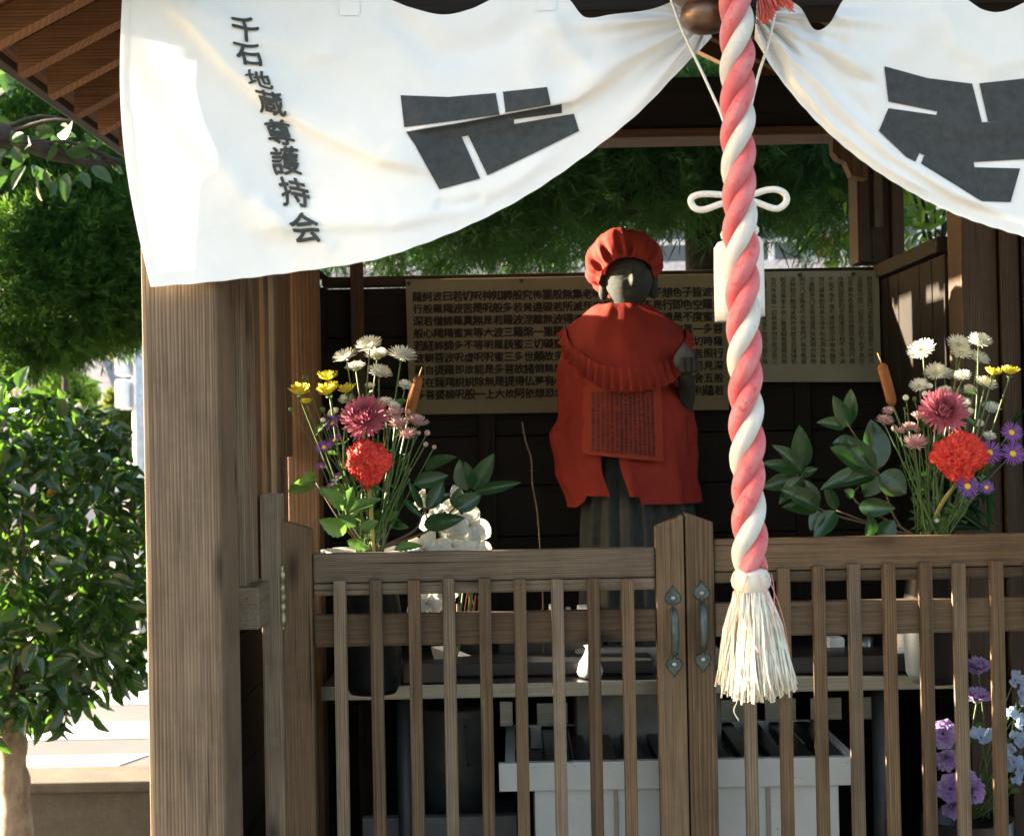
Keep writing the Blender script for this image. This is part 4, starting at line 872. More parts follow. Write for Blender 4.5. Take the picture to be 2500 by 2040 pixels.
def flower(name, label, cat, group, meshes, cen, head, base, r, dirv, bow=.02, stem_r=.0017, leaves=0, buds=()):
    o = thing(name, base, label, cat, group); dirv = dirv.normalized(); h = head-dirv*r*.28
    mid = base.lerp(head, .55)+Vector((random.uniform(-bow, bow), random.uniform(-bow, bow)*.5, 0))
    pts = spline([base, mid, h], 14); MB().tube(pts, [stem_r*(1.15-.3*i/14) for i in range(15)], 7).build('stem', GREEN, o)
    obj('petals', random.choice(meshes), o, toward(head, dirv, r, random.uniform(0, 6)))
    if cen: obj('flower_center', CEN[cen], o, toward(head+dirv*r*.03, dirv, r*(.85 if cen == 'Y' else .75)))
    obj('calyx', CAL, o, toward(h+dirv*r*.12, dirv, r*.9))
    for k in range(leaves):
        p = pts[random.randint(2, 10)]; a = random.uniform(0, 6.28); e = p+Vector((math.cos(a)*.6, math.sin(a)*.6, random.uniform(-.2, .7)))*random.uniform(.03, .05)
        obj('leaf', LF_M if k % 2 else LF_L, o, frame(p, e, random.uniform(.014, .022), Vector((random.uniform(-.4, .4), -.5, .8))))
    return o
def bud(label, group, k, head, base, r, name='flower_bud'):
    o = thing(name, base, label, 'flower bud', group); dirv = (head-base).normalized()
    pts = spline([base, base.lerp(head, .6)+Vector((random.uniform(-.012, .012), 0, 0)), head], 10); MB().tube(pts, .0011, 6).build('stem', GREEN, o)
    obj('bud', BUD[k], o, toward(head, dirv, r, 0)); obj('calyx', CAL, o, toward(head-dirv*r*.55, dirv, r*2.2)); return o
def cockscomb(label, px, py, wpx, hpx, d, base, seed):
    o = thing('cockscomb', base, label, 'flower', 'red cockscombs'); c = P(px, py, d); u = SZ(1, d)
    bm = bmesh.new(); bmesh.ops.create_icosphere(bm, subdivisions=6, radius=1)
    for v in bm.verts:
        p = v.co.copy(); zz = p.z; wf = .62+.38*smooth01((zz+.75)/1.0)
        q = Vector((p.x*wpx/2*wf, p.y*wpx*.36*wf, zz*hpx/2))*u
        n1 = noise.noise(p*2.6+Vector((seed, 0, 0))); rd = 1-abs(noise.noise(p*6.5+Vector((0, seed, 0)))); rd2 = 1-abs(noise.noise(p*14+Vector((0, 0, seed))))
        v.co = q*(1+.24*n1+.50*(rd-.75)+.30*(rd2-.75))
    me = bpy.data.meshes.new('comb'); bm.to_mesh(me); bm.free(); me.materials.append(COMB); me.polygons.foreach_set('use_smooth', [True]*len(me.polygons)); obj('comb', me, o, Matrix.Translation(c))
    MB().tube(spline([base, base.lerp(c, .5), c-Vector((0, 0, hpx*.42*u))], 8), .0042, 9).build('stem', plain('cockscomb_stem', (.30, .26, .07), .6), o)
    for k in range(5):
        p = c-Vector((0, 0, hpx*.47*u)); a = k*1.3; obj('leaf', LF_L, o, frame(p, p+Vector((math.cos(a)*.03, -.012, -.01+.012*math.sin(a))), .007, Vector((0, -.4, 1))))
    return o
t = NT('cockscomb_red'); f = t.noise(t.coord('Object'), 90, 4, .6); t.base(t.ramp(f, [(.3, (.60, .025, .018)), (.7, (.80, .08, .05))]), .55, 0, .35); t.thin((.8, .08, .05), .15); COMB = t.m
CAT = plain('cattail_brown', (.24, .095, .035), .95, 0, .1, var=.15, scale=300, bump=.4)
def cattail(label, top, bot, tip, base, d):
    a, b, c = P(*top, d), P(*bot, d), P(*tip, d); o = thing('cattail', base, label, 'cattail'); ax_ = (a-b); L = ax_.length; r = SZ(13, d)
    MB().lathe([(0, 0), (r*.6, .003), (r*.95, .010), (r*1.02, L*.5), (r*.95, L-.008), (r*.55, L-.002), (.001, L)], b, 20, ax_).build('spike', CAT, o)
    MB().tube([a-ax_*.02, a.lerp(c, .5), c], [.0016, .0011, .0006], 6).build('tip', plain('cattail_tip', (.42, .28, .1), .8), o)
    MB().tube(spline([base, base.lerp(b, .6), b+ax_*.02], 8), .0022, 7).build('stem', GREEN, o)
def z5(x, y): return (640+x*.3457, 780+y*.3457)
def z7(x, y): return (1800+x*.3457, 780+y*.3457)
# -- vases
glassm = plain('dark_glazed_vase', (.006, .008, .009), .45, 0, .2)
FD = 3.02
def vase(label, px, rimpy, rr, d):
    c = P(px, rimpy, d); h = c.z-ztop; o = thing('flower_vase', (c.x, d, ztop+.0005), label, 'vase', 'flower vases behind the gates'); b = (c.x, d, ztop+.0005)
    MB().lathe([(0, 0), (.045, 0), (.055, .02), (.06, h*.5), (.05, h*.78), (.052, h-.022)], b, 30).build('body', glassm, o)
    MB().lathe([(.052, h-.0215), (rr*.8, h-.010), (rr, h-.003), (rr, h), (rr*.96, h), (rr*.75, h-.006), (.03, h-.012), (0, h-.012)], b, 40).build('rim', white, o); return c
vL = vase('dark vase with white flared rim holding flowers beside the orchids', 905, 1341, .098, FD); vR = vase('dark vase holding flowers in front of the shrine side wall', 2275, 1335, .06, FD)
gW1, gW2 = 'white chrysanthemums beside the orchids', 'white chrysanthemums by the side wall'
def size_word(r): return 'wide open ' if r >= 27 else ('' if r >= 20 else 'small ')
def bj(c): return c+Vector((random.uniform(-.028, .028), random.uniform(-.03, .03), -.008))
def rd(x=0, y=-.5, z=.85, j=.22): return Vector((x+random.uniform(-j, j), y+random.uniform(-j, j)*.6, z+random.uniform(-j, j)*.4))
for (x, y), r in zip([(755, 190), (590, 268), (810, 258), (985, 262), (660, 342), (830, 378), (1010, 468), (760, 472), (870, 592), (600, 568), (505, 662), (930, 612)], [31, 28, 27, 33, 23, 27, 17, 12, 20, 19, 16, 14]):
    flower('white_chrysanthemum', size_word(r)+'white chrysanthemum in the vase beside the white orchids', 'flower', gW1, MUM, 'G', P(*z5(x, y), FD+random.uniform(-.04, .05)), bj(vL), SZ(r, FD), rd((x-760)/900), leaves=2)
for (x, y), r in zip([(265, 530), (470, 425), (470, 525), (605, 515), (315, 592)], [29, 25, 30, 23, 14]):
    flower('yellow_chrysanthemum', size_word(r)+'yellow chrysanthemum in the vase beside the white orchids', 'flower', 'yellow chrysanthemums beside the orchids', MUMY, None, P(*z5(x, y), FD+random.uniform(-.03, .03)), bj(vL), SZ(r, FD), rd(-.1, -.25, 1), leaves=2)
flower('pink_chrysanthemum', 'large mauve pink chrysanthemum in the vase beside the orchids', 'flower', 'large pink chrysanthemums', MUMP, None, P(*z5(725, 695), FD-.05), bj(vL), SZ(50, FD), Vector((-.1, -.8, .65)), stem_r=.0025, leaves=3)
for (x, y), r in zip([(945, 672), (965, 748), (1095, 735), (1035, 822)], [22, 25, 26, 24]):
    flower('pale_pink_chrysanthemum', 'pale pink chrysanthemum in the vase beside the white orchids', 'flower', 'pale pink chrysanthemums beside the orchids', MUML, None, P(*z5(x, y), FD-.04), bj(vL), SZ(r, FD), rd(.1, -.5, .75), leaves=1)
for (x, y), k, r in (((920, 628), 'P', 9), ((1030, 652), 'P', 8), ((875, 697), 'P', 9), ((1165, 800), 'P', 8), ((1155, 880), 'P', 7), ((1215, 900), 'P', 6), ((1105, 800), 'P', 6), ((305, 408), 'G', 8), ((205, 635), 'G', 7), ((428, 632), 'G', 7), ((575, 670), 'W', 8), ((430, 710), 'W', 7), ((900, 1035), 'G', 5), ((1045, 1052), 'G', 4), ((1035, 1132), 'G', 4), ((655, 855), 'G', 6)):
    bud({'P': 'round pink bud', 'G': 'small green bud', 'W': 'small white bud'}[k]+' in the vase beside the white orchids', {'P': 'pink buds', 'G': 'green buds', 'W': 'white buds'}[k]+' beside the orchids', k, P(*z5(x, y), FD-.03), bj(vL), SZ(r, FD))
for (x, y), r in zip([(500, 732), (440, 905), (515, 852), (420, 1038), (500, 1165), (530, 1110)], [22, 23, 21, 13, 15, 12]):
    flower('violet_aster', size_word(r+7)+'violet aster with yellow middle in the vase beside the orchids', 'flower', 'violet asters beside the orchids', AST, 'Y', P(*z5(x, y), FD-.03), bj(vL), SZ(r, FD), rd(-.35, -.5, .7, .35), leaves=3, stem_r=.0012)
cockscomb('red cockscomb in the vase beside the white orchids', *z5(750, 1025), 100, 104, FD-.06, bj(vL), 3.1)
cattail('brown cattail in the vase beside the white orchids', z5(1108, 398), z5(1033, 695), z5(1130, 333), bj(vL), FD+.02)
for (x, y), r in zip([(1305, 222), (1560, 178), (1580, 238), (1710, 158), (1705, 282), (1400, 378), (1285, 470), (1465, 392), (1590, 402), (1755, 462), (1790, 628), (1635, 658), (1460, 515), (1705, 738), (1780, 828), (1590, 592), (1640, 500)], [31, 27, 25, 27, 25, 27, 21, 22, 20, 26, 21, 14, 19, 13, 15, 19, 16]):
    flower('white_chrysanthemum', size_word(r)+'white chrysanthemum in the vase in front of the side wall', 'flower', gW2, MUM, 'G', P(*z7(x, y), FD+random.uniform(-.03, .06)), bj(vR), SZ(r, FD), rd((x-1600)/900, -.6, .75), leaves=1)
for (x, y), r in zip([(1805, 392), (1925, 388)], [21, 24]):
    flower('yellow_chrysanthemum', 'yellow chrysanthemum in the vase in front of the side wall', 'flower', 'yellow chrysanthemums by the side wall', MUMY, None, P(*z7(x, y), FD), bj(vR), SZ(r, FD), rd(.05, -.2, 1), leaves=1)
flower('pink_chrysanthemum', 'large mauve pink chrysanthemum in front of the side wall', 'flower', 'large pink chrysanthemums', MUMP, None, P(*z7(1455, 650), FD-.06), bj(vR), SZ(50, FD), Vector((.1, -.85, .5)), stem_r=.0025)
for (x, y), r in zip([(1040, 725), (1065, 652), (1280, 692), (1150, 795), (1215, 768), (1255, 885)], [21, 14, 18, 13, 18, 28]):
    flower('pale_pink_chrysanthemum', size_word(r)+'pale pink chrysanthemum in the vase in front of the side wall', 'flower', 'pale pink chrysanthemums by the side wall', MUML, None, P(*z7(x, y), FD-.05), bj(vR), SZ(r, FD), rd(-.1, -.5, .8), leaves=1)
for (x, y), k, r in (((1110, 768), 'P', 9), ((1270, 778), 'P', 9), ((1190, 552), 'W', 8), ((1250, 558), 'G', 6), ((1325, 525), 'W', 8), ((1360, 470), 'W', 8), ((1395, 770), 'G', 6), ((1335, 705), 'G', 6), ((1180, 628), 'G', 4), ((1680, 870), 'G', 5), ((1410, 1420), 'W', 6), ((1200, 668), 'G', 4)):
    bud({'P': 'round pink bud', 'G': 'small green bud', 'W': 'small white bud'}[k]+' in the vase in front of the side wall', {'P': 'pink buds', 'G': 'green buds', 'W': 'white buds'}[k]+' by the side wall', k, P(*z7(x, y), FD-.03), bj(vR), SZ(r, FD))
for (x, y), r in zip([(1780, 940), (1945, 948), (1935, 798), (1625, 1178), (1760, 1185)], [29, 29, 26, 29, 17]):
    flower('violet_aster', 'violet aster with yellow middle in front of the side wall', 'flower', 'violet asters by the side wall', AST, 'Y', P(*z7(x, y), FD-.08), bj(vR), SZ(r, FD), rd(.05, -.95, .3, .12), leaves=3, stem_r=.0012)
cockscomb('red cockscomb in the vase in front of the side wall', *z7(1575, 985), 128, 112, FD-.07, bj(vR), 8.7)
cattail('brown cattail in the vase in front of the side wall', z7(1018, 305), z7(1100, 612), z7(990, 235), bj(vR), FD+.01)
# -- leafy branches, leaf by leaf (base, tip, width in crop pixels)
def branch(label, zf, stems, leaves, base, d, mat=LF_D, wood_=None, name='leafy_branch'):
    o = thing(name, base, label, 'branch')
    for st in stems: MB().tube(spline([base]+[P(*zf(*p), d+.01) for p in st], 16), [.0028*(1.1-.6*i/16) for i in range(17)], 7).build('stem', wood_ or TWIG, o)
    for (x0, y0), (x1, y1), wd in leaves:
        dd = d+random.uniform(-.025, .025); p0 = P(*zf(x0, y0), d); p1 = P(*zf(x1, y1), dd-.02)
        obj('leaf', mat, o, frame(p0, p1, SZ(wd*.3457*1.22, d), Vector((random.uniform(-.35, .35), -1, random.uniform(.0, .7)))))
    return o
TWIG = plain('brown_twig', (.10, .055, .03), .8)
branch('glossy leafy branch leaning over the white orchids', z5, [[(1060, 1500), (1130, 1370), (1160, 1340)], [(1150, 1500), (1340, 1350), (1480, 1210)]],
       [((1165, 1340), (1285, 1140), 92), ((1170, 1345), (1330, 1215), 62), ((1140, 1450), (1415, 1400), 105), ((1450, 1205), (1390, 992), 115), ((1490, 1190), (1440, 1010), 70), ((1490, 1200), (1630, 955), 112), ((1500, 1215), (1812, 1150), 72), ((1365, 1335), (1548, 1235), 110), ((1358, 1330), (1395, 1190), 80),
        ((1150, 1060), (1355, 958), 85), ((1070, 1160), (1310, 1098), 100), ((1000, 1272), (1132, 1395), 44), ((1130, 1330), (1040, 1150), 45)], bj(vL), FD-.02)
branch('fresh green leafy spray at the rim of the vase beside the orchids', z5, [[(640, 1500), (600, 1360)], [(560, 1430), (380, 1150)]],
       [((590, 1345), (640, 1178), 84), ((578, 1340), (438, 1190), 100), ((612, 1368), (832, 1252), 82), ((665, 1455), (522, 1385), 72), ((592, 1500), (412, 1418), 110), ((382, 1140), (178, 1212), 90), ((370, 1118), (300, 1078), 50), ((385, 1130), (240, 1150), 60), ((930, 1628), (1132, 1585), 60), ((600, 1560), (760, 1620), 60), ((480, 1240), (400, 1180), 60),
        ((700, 1480), (820, 1420), 60), ((560, 1300), (470, 1250), 50)], bj(vL), FD-.07, LF_L)
branch('dense dark green foliage filling the bouquet beside the orchids', z5, [[(800, 1300), (860, 1000)], [(900, 1400), (980, 1100)], [(700, 1400), (640, 1000)]],
       [((random.uniform(620, 1000), random.uniform(900, 1500)), (random.uniform(560, 1060), random.uniform(850, 1500)), random.uniform(30, 60)) for _ in range(46)], bj(vL), FD+.05, LF_D)
branch('large-leaved dark branch spreading from the vase by the side wall', z7, [[(1180, 1480), (820, 1260), (990, 1085)], [(1150, 1500), (600, 1342), (455, 1105)], [(1150, 1460), (1000, 1090), (810, 785), (790, 740)], [(1100, 1500), (700, 1345)]],
       [((455, 1085), (275, 878), 105), ((465, 1045), (440, 758), 122), ((430, 1120), (175, 1182), 102), ((440, 1092), (190, 1000), 92), ((450, 1100), (560, 1050), 60), ((455, 1110), (300, 1290), 90), ((580, 1332), (328, 1190), 122), ((565, 1345), (330, 1312), 92), ((568, 1312), (490, 1128), 72), ((592, 1350), (520, 1482), 92), ((692, 1350), (548, 1542), 112), ((795, 755), (680, 545), 92), ((790, 742), (802, 492), 92), ((762, 755), (575, 718), 82),
        ((985, 1075), (668, 890), 152), ((985, 1062), (960, 700), 168), ((972, 1070), (768, 815), 122), ((980, 1092), (738, 1162), 92), ((1002, 1095), (1202, 1222), 172), ((987, 1100), (900, 1252), 122), ((960, 1092), (600, 1170), 122), ((858, 1322), (1110, 1330), 112), ((1000, 1545), (1115, 1415), 122), ((835, 880), (690, 858), 90), ((700, 1340), (620, 1160), 70), ((820, 1250), (760, 1200), 60), ((930, 1540), (940, 1380), 90)], bj(vR), FD-.02)
branch('dense dark green foliage filling the bouquet by the side wall', z7, [[(1400, 1300), (1500, 1000)], [(1550, 1400), (1600, 1000)]],
       [((random.uniform(1200, 1800), random.uniform(1050, 1500)), (random.uniform(1150, 1850), random.uniform(950, 1500)), random.uniform(26, 55)) for _ in range(52)]+[((1700, 700), (1790, 560), 40), ((1500, 560), (1600, 480), 60), ((1850, 900), (2000, 620), 24), ((1870, 930), (2040, 600), 20)], bj(vR), FD+.04, LF_D)
# -- thorny twig behind
tw = [(1275, 1030), (1283, 1075), (1297, 1120), (1300, 1180), (1312, 1250), (1318, 1330), (1325, 1440)]
o = thing('thorny_twig', P(1325, 1500, 3.4), 'thin bare thorny twig standing between orchids and statue', 'twig')
pts = spline([P(x, y, 3.3) for x, y in tw]+[Vector((P(1325, 1500, 3.3).x, 3.3, ztop))], 30); MB().tube(pts, .0018, 7).build('stem', plain('dry_twig', (.085, .05, .02), .7), o)
for k in range(3, 28, 4): MB().tube([pts[k], pts[k]+Vector((.009*(-1)**k+.004, -.004, .006))], [.0015, .0003], 5).build('thorn', TWIG, o)
# -- white orchids
def orchid(label, px, py, s, d, dirv, base):
    o = thing('white_orchid', base, label, 'orchid', 'white orchid blooms'); c = P(px, py, d); M = toward(c, dirv.normalized(), SZ(s*1.22, d), random.uniform(-.5, .5))
    for a, L, wd in ((R_(90), 1.1, .9), (R_(220), 1.15, .85), (R_(318), 1.15, .85), (R_(-12), 1.25, 1.05), (R_(192), 1.25, 1.05)):
        V = []; F = []
        for i in range(9):
            t_ = i/8; w_ = wd*.5*math.sin(math.pi*min(1, t_*.86+.12))**.7
            for q in (-1, -.5, 0, .5, 1): V.append(Vector((t_*L, q*w_, .16*math.sin(t_*2.6)-.55*t_*t_-.22*abs(q)*w_+.09*math.sin(q*4+t_*5+a))))
        for i in range(8):
            for k in range(4): F.append((i*5+k, (i+1)*5+k, (i+1)*5+k+1, i*5+k+1))
        me = mesh('petal', V, F, PO, True); obj('petal', me, o, M @ Matrix.Rotation(a, 4, 'Z'))
    b_ = MB().lathe([(.02, -.1), (.06, 0), (.05, .10), (.03, .16), (0, .17)], (0, 0, 0), 12); obj('lip', mesh('lip', b_.v, b_.f, YC, True), o, M)
    MB().tube(spline([base, base.lerp(c, .5)+Vector((.02, .02, .0)), c], 8), .002, 6).build('stem', GREEN, o)
    return o
OB = onz(1090, 3.13)
for px, py, s, dx, dy in ((1148, 1280, 42, .3, -.9), (1105, 1330, 44, .05, -.95), (1035, 1338, 36, -.3, -.9), (1065, 1270, 34, -.2, -.8), (1160, 1345, 36, .4, -.8), (1120, 1225, 30, .1, -.6), (1030, 1220, 22, -.4, -.6), (1040, 1470, 34, .1, -.95), (1075, 1440, 34, .1, -.9)):
    orchid(('white orchid bloom with yellow lip clustered above the gate rail' if py < 1400 else 'white orchid bloom showing between the two gate rails'), px, py, s, 3.10+.02*math.sin(px), Vector((dx, dy, random.uniform(-.2, .3))), OB+Vector((random.uniform(-.01, .01), random.uniform(-.01, .01), 0)))
# -- artificial flowers low behind the gate
pot = P(2360, 2010, 3.05); AB = Vector((pot.x, 3.05, P(2360, 1995, 3.05).z))
o = thing('flower_pot', (pot.x, 3.05, .345), 'dark pot holding lilac and blue flowers behind the gate slats', 'pot')
hh = AB.z-.345; MB().lathe([(0, 0), (.07, 0), (.085, hh*.5), (.09, hh), (.08, hh), (.075, hh-.03), (0, hh-.03)], (pot.x, 3.05, .345), 28).build('body', black, o)
def ruffle(n, seed):
    r = random.Random(seed); V = []; F = []
    for k in range(n):
        ring = k/n; a = k*2.4; L = .95-.45*ring; lf = .15+1.15*ring; wd = .85-.3*ring; er = Vector((math.cos(a), math.sin(a), 0)); et = Vector((-math.sin(a), math.cos(a), 0)); b = len(V); ph = r.uniform(0, 6)
        for i in range(6):
            t_ = i/5; ang = lf+.5*t_; rad_ = .08+L*t_*math.cos(lf); z = L*t_*math.sin(lf)+.1*ring
            for q in (-1, -.5, 0, .5, 1): V.append(er*rad_+et*(q*wd*.62*math.sin(.35+t_*1.9))+Vector((0, 0, z+.13*t_*math.sin(q*6+ph)+.18*q*q*t_)))
        for i in range(5):
            for q in range(4): F.append((b+i*5+q, b+i*5+q+1, b+(i+1)*5+q+1, b+(i+1)*5+q))
    return V, F
RUF = [mesh('petals', *ruffle(22, s), LIL, True) for s in (1, 2)]; SIM = [mesh('petals', *ruffle(6, s), BLU, True) for s in (3, 4)]
for px, py, s, dv in ((2388, 1632, 32, (-.1, -.4, .9)), (2385, 1705, 34, (0, -.3, .9)), (2302, 1790, 36, (-.2, -.95, .2)), (2310, 1850, 30, (-.2, -.8, -.2)), (2320, 1925, 38, (-.1, -.9, .3)), (2330, 1965, 32, (0, -.7, -.3)), (2375, 1930, 32, (.5, -.8, 0)), (2360, 1900, 26, (.4, -.6, .4))):
    flower('lilac_lisianthus', size_word(s)+'lilac ruffled flower low behind the gate slats', 'flower', 'lilac flowers behind the gate', RUF, None, P(px, py, 3.0), AB+Vector((random.uniform(-.02, .02), random.uniform(-.02, .02), 0)), SZ(s, 3.0), Vector(dv), leaves=2)
for px, py, s in ((2478, 1660, 24), (2492, 1690, 24), (2470, 1740, 20), (2490, 1765, 24), (2500, 1720, 20), (2478, 1800, 22), (2500, 1810, 24), (2475, 1860, 26), (2495, 1880, 22), (2468, 1830, 16), (2395, 1800, 30), (2480, 1905, 16)):
    flower('blue_delphinium', size_word(s)+'pale blue flower low behind the gate slats', 'flower', 'pale blue flowers behind the gate', SIM, None, P(px, py, 3.0), AB+Vector((random.uniform(-.01, .05), random.uniform(-.02, .02), 0)), SZ(s, 3.0), rd(0, -.8, .3, .4), leaves=1)

# ================================================================== LOW WALL, TREES, BACKGROUND
t = NT('old_concrete'); f = t.noise(t.coord('Object'), 5, 7, .7); f2 = t.noise(t.coord('Object'), 120, 4, .7); t.base(t.mix(.5, t.ramp(f, [(.3, (.075, .06, .04)), (.7, (.15, .12, .085))]), t.ramp(f2, [(.3, (.5,)*3), (.7, (1,)*3)]), 'MULTIPLY'), .9); t.bump(f2, .5, .004)
zt = P(225, 1905, 4.95).z
cw = thing('concrete_wall', (-.5, 5.05, 0), 'low weathered concrete garden wall behind the camellia trunk', 'wall')
for k in range(3):
    x0 = -4.2+k*2.42; beam('wall_block', (x0, 4.95, 0), (x0+2.414, 5.16, zt-.035), t.m, cw, .008)
    beam('coping', (x0-.002, 4.93, zt-.0345), (x0+2.412, 5.18, zt), t.m, cw, .008)
BARK = NT('grey_bark'); f = BARK.noise(BARK.coord('Object', (1, 1, .5)), 26, 6, .7, .5); BARK.base(BARK.ramp(f, [(.3, (.10, .065, .04)), (.7, (.27, .20, .14))]), .9); BARK.bump(f, .6, .006); BARK = BARK.m
DBARK = plain('dark_bark', (.035, .025, .018), .9, var=.3, scale=40, bump=.5)
CAM_L = leafy('camellia_leaf', (.012, .038, .014), (.024, .066, .021), (.11, .25, .02), .28, .24, .6, 24); CAM_Y = leafy('yellowed_leaf', (.35, .16, .03), (.42, .24, .05), (.5, .3, .05), .3, .5)
LF_C = leafmesh('leaf', CAM_L, .03, .2, .22); LF_Y = leafmesh('leaf', CAM_Y, .03, .3, .3)
def leafy_tree(name, label, cat, trunk_pts, trunk_r, spots, nbranch, leafm, size, nmax, yellow=0, bark=BARK, droop=.35, seed=5):
    """trunk, branches, up to nmax leaves as parts, the rest joined"""
    rr = random.Random(seed); o = thing(name, trunk_pts[0], label, cat); L = len(trunk_pts)
    n = 28; pts = spline(trunk_pts, n); MB().tube(pts, [trunk_r[0]+(trunk_r[1]-trunk_r[0])*i/n+.004*math.sin(i*1.3) for i in range(n+1)], 16).build('trunk', bark, o)
    cen = sum(spots, Vector())/len(spots)
    for k in range(nbranch):
        e = rr.choice(spots); s = pts[rr.randint(n//2, n)]; MB().tube(spline([s, s.lerp(e, .5)+Vector((0, 0, .04)), e], 8), [.009*(1-.8*i/8) for i in range(9)], 6).build('branch', bark, o)
    Ms = []
    for p in spots:
        out = (p-cen); out.normalize(); dirv = (out*.5+Vector((rr.uniform(-1, 1), rr.uniform(-1, 1), rr.uniform(-1, 1)))*1.1+Vector((0, 0, -droop*.7))).normalized(); l = size*rr.uniform(.55, 1.25)
        nrm = (Vector((rr.uniform(-1, 1), rr.uniform(-1.2, .5), rr.uniform(-.1, 1.1)))+out*.5).normalized(); Ms.append(frame(p, p+dirv*l, l*rr.uniform(.42, .52), nrm))
    order = sorted(range(len(Ms)), key=lambda i: Ms[i].translation.y + (0 if abs(Ms[i].translation.x/Ms[i].translation.y) < .36 else 5))
    for i in order[:nmax]: obj('leaf', LF_Y if rr.random() < yellow else leafm, o, Ms[i])
    if len(order) > nmax:
        base = np.array([v.co[:] for v in leafm.vertices]); Fb = np.array([p.vertices[:] for p in leafm.polygons]); Vs = []; Fs = []
        for j, i in enumerate(order[nmax:]): A = np.array(Ms[i]); Vs.append(base @ A[:3, :3].T+A[:3, 3]); Fs.append(Fb+j*len(base))
        q = obj('foliage', npmesh('foliage', np.concatenate(Vs), np.concatenate(Fs), leafm.materials[0], True), o); q['kind'] = 'stuff'
    return o
# camellia beside the post
spots = []; rr = random.Random(3); c = P(40, 1362, 4.45)
while len(spots) < 3300:
    p = Vector((rr.uniform(-1, 1), rr.uniform(-1, 1), rr.uniform(-1, 1))); q = abs(p.x)**2.6+abs(p.y)**2.2+abs(p.z)**2.8
    if q > 1 or (q < .35 and rr.random() < .75): continue
    lump = noise.noise(p*2.3+Vector((4, 2, 1)))
    if lump < -.12 and q > .45 and rr.random() < .8: continue
    spots.append(c+Vector((p.x*.40, p.y*.42, p.z*.49+.05*lump))-Vector((.10*max(0, p.z)*max(0, p.x), 0, 0)))
for px, py in ((60, 930), (120, 925), (150, 950), (215, 950), (222, 985), (30, 920), (205, 900)): spots.append(P(px, py+40, 4.4))
leafy_tree('camellia_tree', 'glossy dark green camellia with bare forked trunk beside the post', 'tree', [P(35, 2350, 4.42), P(38, 2000, 4.42), P(30, 1850, 4.42), P(35, 1700, 4.43), P(60, 1450, 4.45)], (.052, .03), spots, 30, LF_C, .074, 300, .015)
# broad-leaved branch under the eave
spots = []; rr = random.Random(8)
for k in range(40):
    s = rr.random(); a = (-60+360*s, 330+70*s+30*math.sin(s*5)); spots.append(P(a[0]+rr.uniform(-30, 30), a[1]+rr.uniform(-60, 60), 4.65+rr.uniform(-.12, .12)))
for px, py in ((10, 180), (20, 230), (5, 270), (60, 210), (30, 300), (-20, 200), (-40, 260), (0, 400), (20, 430)): spots.append(P(px, py, 4.7))
LF_B = leafmesh('leaf', leafy('broad_leaf', (.014, .040, .016), (.030, .066, .022), (.06, .14, .025), .22, .4, .4, 20), 0, .12, .25)
leafy_tree('broadleaf_tree', 'broad-leaved tree reaching one thin branch under the roof eave', 'tree', [Vector((-2.35, 5.0, 0)), Vector((-2.3, 4.95, 1.2)), P(-420, 420, 4.75), P(-60, 330, 4.65), P(60, 350, 4.65), P(190, 395, 4.65), P(300, 400, 4.65)], (.07, .004), spots, 10, LF_B, .10, 300, .0, DBARK, .7, 9)
# sunlit shrub seen past the corner post
spots = []; rr = random.Random(12); c = P(2290, 560, 5.2)
for k in range(420):
    p = Vector([max(-1, min(1, rr.gauss(0, .45))) for _ in range(3)]); spots.append(c+Vector((p.x*.42, p.y*.35, p.z*.5)))
LF_S = leafmesh('leaf', leafy('shrub_leaf', (.03, .09, .015), (.06, .13, .02), (.28, .48, .05), .45, .35, .5, 20), 0, .15, .2)
leafy_tree('broadleaf_shrub', 'sunlit light green shrub seen past the right corner of the shrine', 'shrub', [Vector((c.x+.05, 5.25, 0)), Vector((c.x, 5.2, 1.0)), c], (.04, .012), spots, 12, LF_S, .075, 120, 0, DBARK, .3, 4)

# conifers: fine sprays
def sprays(C, D, per, L, w, spread, seed):
    g = np.random.default_rng(seed); n = len(C); C = np.repeat(C, per, 0); D = np.repeat(D, per, 0); m = n*per
    t_ = g.uniform(0, 1, (m, 1)); ctr = C+D*t_*L*1.0; dv = D+g.normal(0, spread, (m, 3)); dv /= np.linalg.norm(dv, axis=1, keepdims=True)
    ln = L*g.uniform(.35, .8, (m, 1)); sd = np.cross(dv, g.normal(0, 1, (m, 3))); sd /= np.linalg.norm(sd, axis=1, keepdims=True)+1e-9
    ww = w*g.uniform(.6, 1.3, (m, 1)); V = np.empty((m, 4, 3)); V[:, 0] = ctr; V[:, 1] = ctr+dv*ln*.5+sd*ww; V[:, 2] = ctr+dv*ln; V[:, 3] = ctr+dv*ln*.5-sd*ww
    return V.reshape(-1, 3), np.arange(m*4).reshape(-1, 4)
CED = leafy('cypress_spray', (.014, .058, .012), (.055, .135, .026), (.13, .27, .025), .36, .55, .3, 9, 0); CEDB = leafy('dark_cypress_spray', (.016, .058, .020), (.032, .10, .028), (.09, .22, .04), .40, .6, .3, 9, 0)
g = np.random.default_rng(5)
lobes = [(195, 600, 5.7, 150, 285), (40, 690, 5.55, 200, 210), (60, 430, 5.8, 260, 230), (90, 330, 6.1, 230, 150), (300, 500, 6.0, 120, 330), (285, 640, 5.75, 80, 190)]
Cs = []; Ds = []
